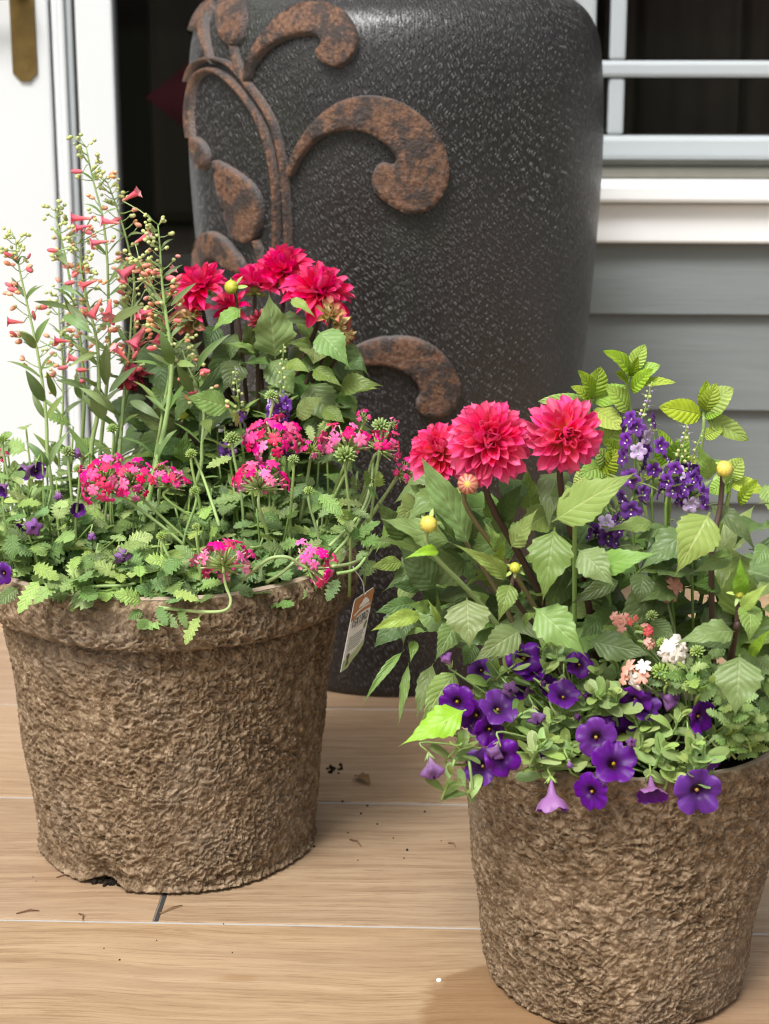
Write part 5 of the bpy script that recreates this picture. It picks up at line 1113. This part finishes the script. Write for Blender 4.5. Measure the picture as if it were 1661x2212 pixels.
leafpx(dr, CB, 640, 232, 878, 458, 190, 1.455, kind='arch')
d2 = add('dahlia_plant', None, None, T(Vector((PRX + .085, PRY - .005, SOILZ_R))), label='young dahlia with yellow buds and no open bloom, right side of right pot', cat='flower')
r2 = W[d2].translation
for a in [(560, 690, 195, 748, 130, 1.51, 'arch', None), (790, 720, 440, 1010, 240, 1.495, 'flat', None), (920, 612, 688, 1035, 310, 1.465, 'arch', None), (910, 560, 1222, 870, 140, 1.52, 'curl', L_D2), (1075, 905, 780, 1025, 110, 1.48, 'arch', None), (1060, 900, 870, 930, 80, 1.475, 'curl', None), (1095, 1320, 1120, 885, 270, 1.485, 'flat', None), (1120, 1260, 1318, 1075, 100, 1.45, 'arch', L_L), (1110, 1180, 1118, 920, 110, 1.462, 'arch', L_L),
          (1170, 1200, 1180, 1470, 170, 1.455, 'curl', None), (1085, 1400, 668, 1490, 190, 1.445, 'curl', None), (1085, 1450, 745, 1490, 140, 1.475, 'arch', L_D2), (1115, 1548, 1085, 1955, 330, 1.42, 'arch', None), (1180, 1560, 1320, 1385, 80, 1.45, 'arch', L_L), (115, 1460, 545, 1560, 210, 1.49, 'flat', L_D2), (520, 1330, 690, 1460, 160, 1.52, 'flat', L_D2), (1300, 830, 1200, 970, 130, 1.49, 'arch', None), (1330, 540, 1230, 560, 100, 1.5, 'arch', None), (920, 400, 815, 140, 120, 1.50, 'arch', None), (1330, 1080, 1230, 1180, 130, 1.47, 'flat', None), (1340, 1250, 1250, 1260, 90, 1.46, 'arch', L_D), (1340, 700, 1200, 760, 80, 1.5, 'curl', L_D), (480, 1010, 440, 1230, 170, 1.50, 'curl', L_D2), (330, 1060, 0, 1220, 120, 1.5, 'arch', L_D2), (1000, 1100, 800, 1090, 120, 1.52, 'arch', L_D2), (640, 700, 420, 800, 100, 1.52, 'flat', L_D2), (1220, 1560, 1340, 1700, 150, 1.46, 'flat', L_D2), (1330, 1850, 1240, 1950, 140, 1.47, 'flat', L_D2), (200, 1300, 60, 1450, 150, 1.5, 'flat', L_D2), (1280, 420, 1340, 640, 120, 1.5, 'flat', None)]: leafpx(d2, C5, *a[:6], kind=a[6], setn=a[7])
for (c, r, ax, me, D, bl) in [((1015, 325), 52, (.05, -.8, .5), BUD_Y, 1.49, 1.5), ((1115, 1150), 28, (0, -.6, .7), BUD_G, 1.455, 2.6)]:
    p = at(*C5(*c), D); Rm = r * .3275 / FPX * D; bud(d2, p, Rm, ax, me, 6, bl); q = p - Vector(ax).normalized() * Rm
    mid = at(*C5(930, 1000), 1.50) if c[0] == 1015 else at(*C5(1090, 1400), 1.47)
    stem(d2, [r2, mid, Vector((q.x, q.y + .004, q.z - .03)), q], .0032, .0022, M_dstem)
for i in range(85):
    cen, pl_ = (rD, dr) if i < 60 else (r2, d2)
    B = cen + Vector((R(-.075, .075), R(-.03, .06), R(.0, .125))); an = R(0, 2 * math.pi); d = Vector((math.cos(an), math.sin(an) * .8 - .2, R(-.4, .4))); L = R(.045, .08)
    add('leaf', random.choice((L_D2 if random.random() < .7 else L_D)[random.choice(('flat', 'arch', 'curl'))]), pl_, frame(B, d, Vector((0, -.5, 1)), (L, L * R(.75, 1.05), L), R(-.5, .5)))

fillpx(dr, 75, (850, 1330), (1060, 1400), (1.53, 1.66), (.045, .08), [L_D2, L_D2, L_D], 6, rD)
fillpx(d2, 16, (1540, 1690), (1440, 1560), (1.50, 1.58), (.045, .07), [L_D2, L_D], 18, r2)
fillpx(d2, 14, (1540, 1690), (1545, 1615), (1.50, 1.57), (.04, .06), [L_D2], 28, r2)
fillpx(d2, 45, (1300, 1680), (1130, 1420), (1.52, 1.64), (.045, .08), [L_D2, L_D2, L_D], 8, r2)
# ------------------------------------------------------------------ RIGHT POT: angelonia and mint
angr = add('angelonia_plant', None, None, T(Vector((PRX + .04, PRY + .03, SOILZ_R))), label='violet angelonia with two thick spikes before the mint, right pot', cat='flower')
rA = W[angr].translation
angelonia(angr, [C3(1120, 840), C3(1125, 620), C3(1130, 420), C3(1165, 330), C3(1195, 210)], 1.56, .22, .76, 18, .0092, rA, 1.0, 11)
angelonia(angr, [C3(1200, 800), C3(1200, 600), C3(1205, 480), C3(1200, 370)], 1.565, .45, .93, 7, .0085, rA + Vector((.012, .0, 0)), .4, 12)
angelonia(angr, [C3(1250, 780), C3(1290, 610), C3(1320, 470), C3(1335, 380)], 1.55, .36, .64, 9, .0085, rA + Vector((.02, 0, 0)), 1.2, 13)
angelonia(angr, [C3(1350, 800), C3(1350, 680), C3(1345, 600), C3(1340, 560), C3(1400, 400)], 1.55, .30, .82, 15, .0090, rA + Vector((.03, 0, 0)), .8, 14)
angelonia(angr, [C3(1000, 900), C3(1010, 830), C3(1020, 780), C3(1060, 700)], 1.56, .45, .9, 9, .0095, rA + Vector((-.03, 0, 0)), .3, 15)
mint = add('mint_plant', None, None, T(Vector((PRX + .05, PRY + .08, SOILZ_R))), label='bright lime green mint with quilted leaves behind the right dahlias', cat='herb')
rM = W[mint].translation
def mint_shoot(node, D, tips, low=()):
    n0 = at(*C3(*node), D); b0 = rM + Vector((R(-.02, .02), R(-.02, .02), 0))
    st_ = stem(mint, [b0, b0.lerp(n0, .5) + Vector((0, 0, .01)), n0 - Vector((0, 0, .02)), n0, n0 + Vector((0, 0, .008))], .0022, .0014, M_calyx, name='shoot')
    for (bx, by, tx, ty, w, kd) in tips: leafpx(st_, C3, bx, by, tx, ty, w, D - .002, setn=L_M, Dt=D - R(.0, .03), roll=R(-.3, .3), up=.4)
mint_shoot((1105, 200), 1.63, [(1100, 200, 998, 88, 80, 0), (1110, 170, 1168, 62, 70, 0), (1110, 200, 1228, 145, 80, 0), (1120, 220, 1290, 215, 46, 0), (1095, 170, 1055, 100, 46, 0), (1110, 190, 1140, 110, 40, 0), (1110, 250, 1200, 160, 70, 0), (1100, 210, 1050, 180, 60, 0), (1100, 330, 1010, 230, 90, 0)])
mint_shoot((955, 290), 1.64, [(950, 280, 898, 165, 70, 0), (955, 280, 990, 150, 95, 0), (960, 295, 1110, 235, 90, 0), (945, 290, 740, 290, 60, 0), (950, 300, 870, 230, 60, 0), (960, 320, 1080, 400, 95, 0), (1000, 470, 1100, 350, 110, 0)])
mint_shoot((1400, 345), 1.61, [(1395, 345, 1222, 312, 100, 0), (1400, 330, 1412, 205, 60, 0), (1410, 330, 1520, 235, 110, 0), (1410, 350, 1580, 445, 80, 0), (1400, 330, 1450, 215, 80, 0), (1405, 350, 1480, 330, 50, 0), (1400, 430, 1480, 400, 60, 0)])
mint_shoot((1270, 520), 1.60, [(1290, 520, 1340, 420, 90, 0), (1270, 540, 1200, 480, 80, 0), (1260, 580, 1160, 590, 80, 0), (1280, 530, 1220, 400, 60, 0), (1290, 550, 1380, 520, 80, 0), (1230, 620, 1290, 560, 80, 0)])
mint_shoot((1500, 600), 1.58, [(1500, 600, 1555, 515, 90, 0), (1500, 620, 1640, 650, 80, 0), (1490, 620, 1440, 520, 80, 0), (1510, 610, 1420, 650, 80, 0), (1540, 700, 1620, 600, 60, 0)])
mint_shoot((1000, 560), 1.62, [(1000, 560, 900, 590, 90, 0), (1010, 570, 1060, 480, 90, 0), (960, 580, 880, 620, 80, 0), (1010, 540, 960, 480, 80, 0), (1060, 520, 1010, 440, 70, 0), (1050, 600, 940, 570, 80, 0)])

# ------------------------------------------------------------------ LEFT POT: purple trailing flower on the far left
call = add('calibrachoa_plant', None, None, T(root_pt(90, 1.84, SOILZ_L)), label='purple calibrachoa half hidden in verbena at the left pot edge', cat='flower')
rcl = W[call].translation
for (c, r, ax, me, D) in [((110, 345), 50, (-.5, -.5, -.3), CORH[0], 1.83), ((150, 350), 46, (.4, -.5, .2), CORH[1], 1.84), ((15, 420), 46, (-.4, -.6, -.3), CORH[0], 1.80), ((320, 510), 42, (.2, -.7, .1), CORH[0], 1.775), ((100, 590), 44, (-.3, -.8, -.3), CORH[1], 1.76), ((10, 775), 52, (-.4, -.8, .2), COR[0], 1.71)]:
    cal_flower(call, *C2(*c), D + .02, r * .5236, ax, me, .85, rcl)
for (c, r, ax, me, D) in [((145, 575), 56, (.1, -.9, .1), WIL[1], 1.735), ((490, 660), 60, (.3, -.6, -.5), WIL[1], 1.725), ((235, 430), 40, (.2, -.6, -.4), WIL[0], 1.775), ((375, 600), 40, (.2, -.7, -.3), WIL[0], 1.74), ((345, 295), 46, (-.4, -.5, .4), WIL[0], 1.81)]:
    cal_flower(call, *C2(*c), D, r * .5236, ax, me, 1.0, rcl, 'flower_bud')
for (x, y) in ((60, 420), (130, 420), (40, 520), (150, 520), (60, 340), (20, 650), (200, 560)): shoot_c(call, *C2(x, y), 1.79, 7, .018, rcl)

# ------------------------------------------------------------------ hanging tag
M_tw = plain('tag_white', (.82, .85, .82), .4, .0); M_to = plain('tag_orange', (.36, .14, .04), .4, .0); M_tg = plain('tag_green', (.33, .46, .24), .4, .0); M_ti = plain('tag_ink', (.03, .04, .045), .5, .0); M_tl = plain('tag_grey_print', (.34, .38, .34), .5, .0)
TL = at(*CT(528, 435), 1.80); TR = at(*CT(818, 240), 1.835); BL = at(*CT(440, 1410), 1.832)
U = TR - TL; V = BL - TL; V = V - U * (V.dot(U) / U.dot(U)); wt, ht = U.length, V.length; U.normalize(); V.normalize(); Nn = V.cross(U)
if Nn.dot(CAMP - TL) < 0: Nn = -Nn
TM = T(TL) @ Matrix(((U.x, V.x, Nn.x), (U.y, V.y, Nn.y), (U.z, V.z, Nn.z))).to_4x4()
tag_ = add('hanging_tag', None, None, T(TL), label='white and orange hanging tag printed 15X13RD on the left pot', cat='tag')
def tpoly(name, pts, z, mat, parent=tag_, th=.0003):
    n = len(pts); v = [(x * wt, y * ht, z) for x, y in pts] + [(x * wt, y * ht, z - th) for x, y in pts]
    f = [tuple(range(n)), tuple(range(2 * n - 1, n - 1, -1))] + [(i, n + i, n + (i + 1) % n, (i + 1) % n) for i in range(n)]
    return add(name, mesh(name, v, f, None, [mat], False), parent, TM)
card = tpoly('card', [(0, .03), (.05, 0), (.42, -.0), (.5, .03), (.58, 0), (.95, 0), (1, .03), (1, .80), (.78, .88), (.55, .92), (.30, 1.0), (0, 1.0)], 0, M_tw, th=.0006)
tpoly('orange_band', [(0.005, .03), (.05, .004), (.42, .004), (.5, .033), (.58, .004), (.95, .004), (.995, .03), (.995, .27), (.75, .255), (.5, .255), (.25, .275), (.005, .31)], .0004, M_to)
tpoly('green_corner', [(.005, .86), (.3, .84), (.6, .80), (.995, .72), (.995, .798), (.78, .878), (.55, .918), (.30, .997), (.005, .997)], .0004, M_tg)
tree_ = [(.30, .165), (.33, .12), (.42, .11), (.45, .075), (.55, .06), (.66, .075), (.70, .11), (.78, .12), (.82, .165)]
tpoly('logo', tree_, .0008, M_tw); tpoly('logo', [(.10, .225), (.30, .19), (.55, .178), (.9, .19), (.9, .208), (.55, .197), (.3, .21), (.12, .245)], .0008, M_tw)
for i, (y0, x1) in enumerate(((.545, .86), (.575, .84), (.605, .88), (.635, .80), (.665, .84), (.70, .78), (.73, .7))): tpoly('print_line', [(.12, y0), (x1, y0), (x1, y0 + .011), (.12, y0 + .011)], .0004, M_tl)
tpoly('print_line', [(.3, .425), (.72, .425), (.72, .437), (.3, .437)], .0004, M_tl)
tpoly('leaf_print', [(.80, .50), (.84, .45), (.92, .43), (.95, .48), (.91, .53), (.84, .55)], .0004, plain('tag_leaf', (.14, .24, .08), .5, 0))
tpoly('picture_print', [(.14, .80), (.24, .77), (.30, .80), (.26, .88), (.30, .93), (.16, .95), (.20, .87)], .0008, plain('tag_brown', (.07, .05, .02), .5, 0))
fc = bpy.data.curves.new('size_text', 'FONT'); fc.body = '15X13RD'; fc.align_x = 'CENTER'; fc.size = 1.0; fc.extrude = .004; fc.offset = .006; fc.materials.append(M_ti)
fo = bpy.data.objects.new('size_text_source', fc); scene.collection.objects.link(fo); bpy.context.view_layer.update()
tme = bpy.data.meshes.new_from_object(fo.evaluated_get(bpy.context.evaluated_depsgraph_get())); bpy.data.objects.remove(fo)
k = wt * .275
add('size_text', tme, tag_, TM @ T((wt * .5, ht * .405, .0006)) @ Matrix(((k * .74, 0, 0, 0), (0, -k * 1.35, 0, 0), (0, 0, .02, 0), (0, 0, 0, 1))))
hp = TM @ Vector((wt * .5, ht * .035, 0)); rimp = at(*CT(500, -60), 1.80)
m = MB(); m.tube([q - hp for q in smooth_path([hp, at(*CT(650, 200), 1.81), at(*CT(590, 80), 1.805), at(*CT(520, -10), 1.80), rimp])], .0006, 5)
add('loop', m.build('loop', plain('clear_plastic', (.55, .58, .58), .3)), tag_, T(hp))

# ------------------------------------------------------------------ litter on the tiles
def crumbs(name, cx, cy, n, sp_, smin, smax, mat, lab, kind='stuff', sy=None):
    b = MB(); g = ground(cx, cy)
    for i in range(n):
        s = R(smin, smax); p = Vector((random.gauss(0, sp_), random.gauss(0, sy or sp_), s * .35)); b.blob(p, s, 0, 4, 6, (R(-1, 1), R(-1, 1), R(-.3, .3)), R(.6, 1.3))
    return add(name, b.build(name, mat), None, T(g), label=lab, kind=kind)
crumbs('soil_crumbs', 268, 1908, 60, .013, .0012, .0040, M_soil, 'dark soil spilling from the dented foot of the left pot', sy=.004)
crumbs('soil_crumbs', 725, 1664, 14, .006, .001, .0026, M_soil, 'dark soil crumbs on the tile between the two pots')
crumbs('soil_crumbs', 850, 1790, 18, .08, .0006, .0016, M_soil, 'scattered fine soil specks on the tiles between the pots', sy=.10)
crumbs('soil_crumbs', 120, 1850, 14, .05, .0005, .0012, M_tan, 'pale specks on the tile left of the left pot', sy=.03)
crumbs('soil_crumbs', 500, 2050, 6, .12, .0005, .0011, M_soil, 'few fine specks on the front tile', sy=.04)
M_dry = plain('dry_brown', (.16, .085, .04), .8)
for i, (x0, y0, x1, y1, lab) in enumerate([(122, 1897, 160, 1888, 'thin dry twig lying at the lower left of the left pot'), (345, 1975, 394, 1957, 'straw-like twig lying across the dark tile joint'), (968, 1822, 984, 1832, 'short dark twig on the tile beside the right pot'), (170, 1975, 178, 1990, 'tiny twig on the front tile joint'), (35, 1975, 85, 1969, 'faint dry fibre on the tile at far left'), (755, 1815, 780, 1830, 'thin brown fibre on the tile between the pots')]):
    a, b_ = ground(x0, y0), ground(x1, y1); m = MB(); m.tube([Vector((0, 0, .001)), (b_ - a) * .5 + Vector((.002, .003, .0022)), (b_ - a) + Vector((0, 0, .001))], [.0007, .0009, .0004], 5); add('twig', m.build('twig', M_dry), None, T(a), label=lab, cat='twig', group='twigs on the tiles')
a = ground(768, 1680); b_ = ground(800, 1697); add('dry_leaf', leaf_mesh('dry_leaf', [M_dry], 0, 1, 2, .5, .4, .7, 0, .3, .15, 0, .05, 0, 0, 8, 99), None, frame(a + Vector((0, 0, .002)), b_ - a, (0, 0, 1), ((b_ - a).length,) * 3), label='curled brown dry leaf scrap on the tile between the pots', cat='dry leaf')
a = ground(948, 2119); m = MB(); m.blob((0, 0, .0008), .0022, 0, 5, 8, (1, 0, 0), 1.2); add('white_pebble', m.build('white_pebble', M_tw), None, T(a), label='tiny white pebble on the front tile by the wet stain', cat='pebble')
print('objects', len(scene.objects))
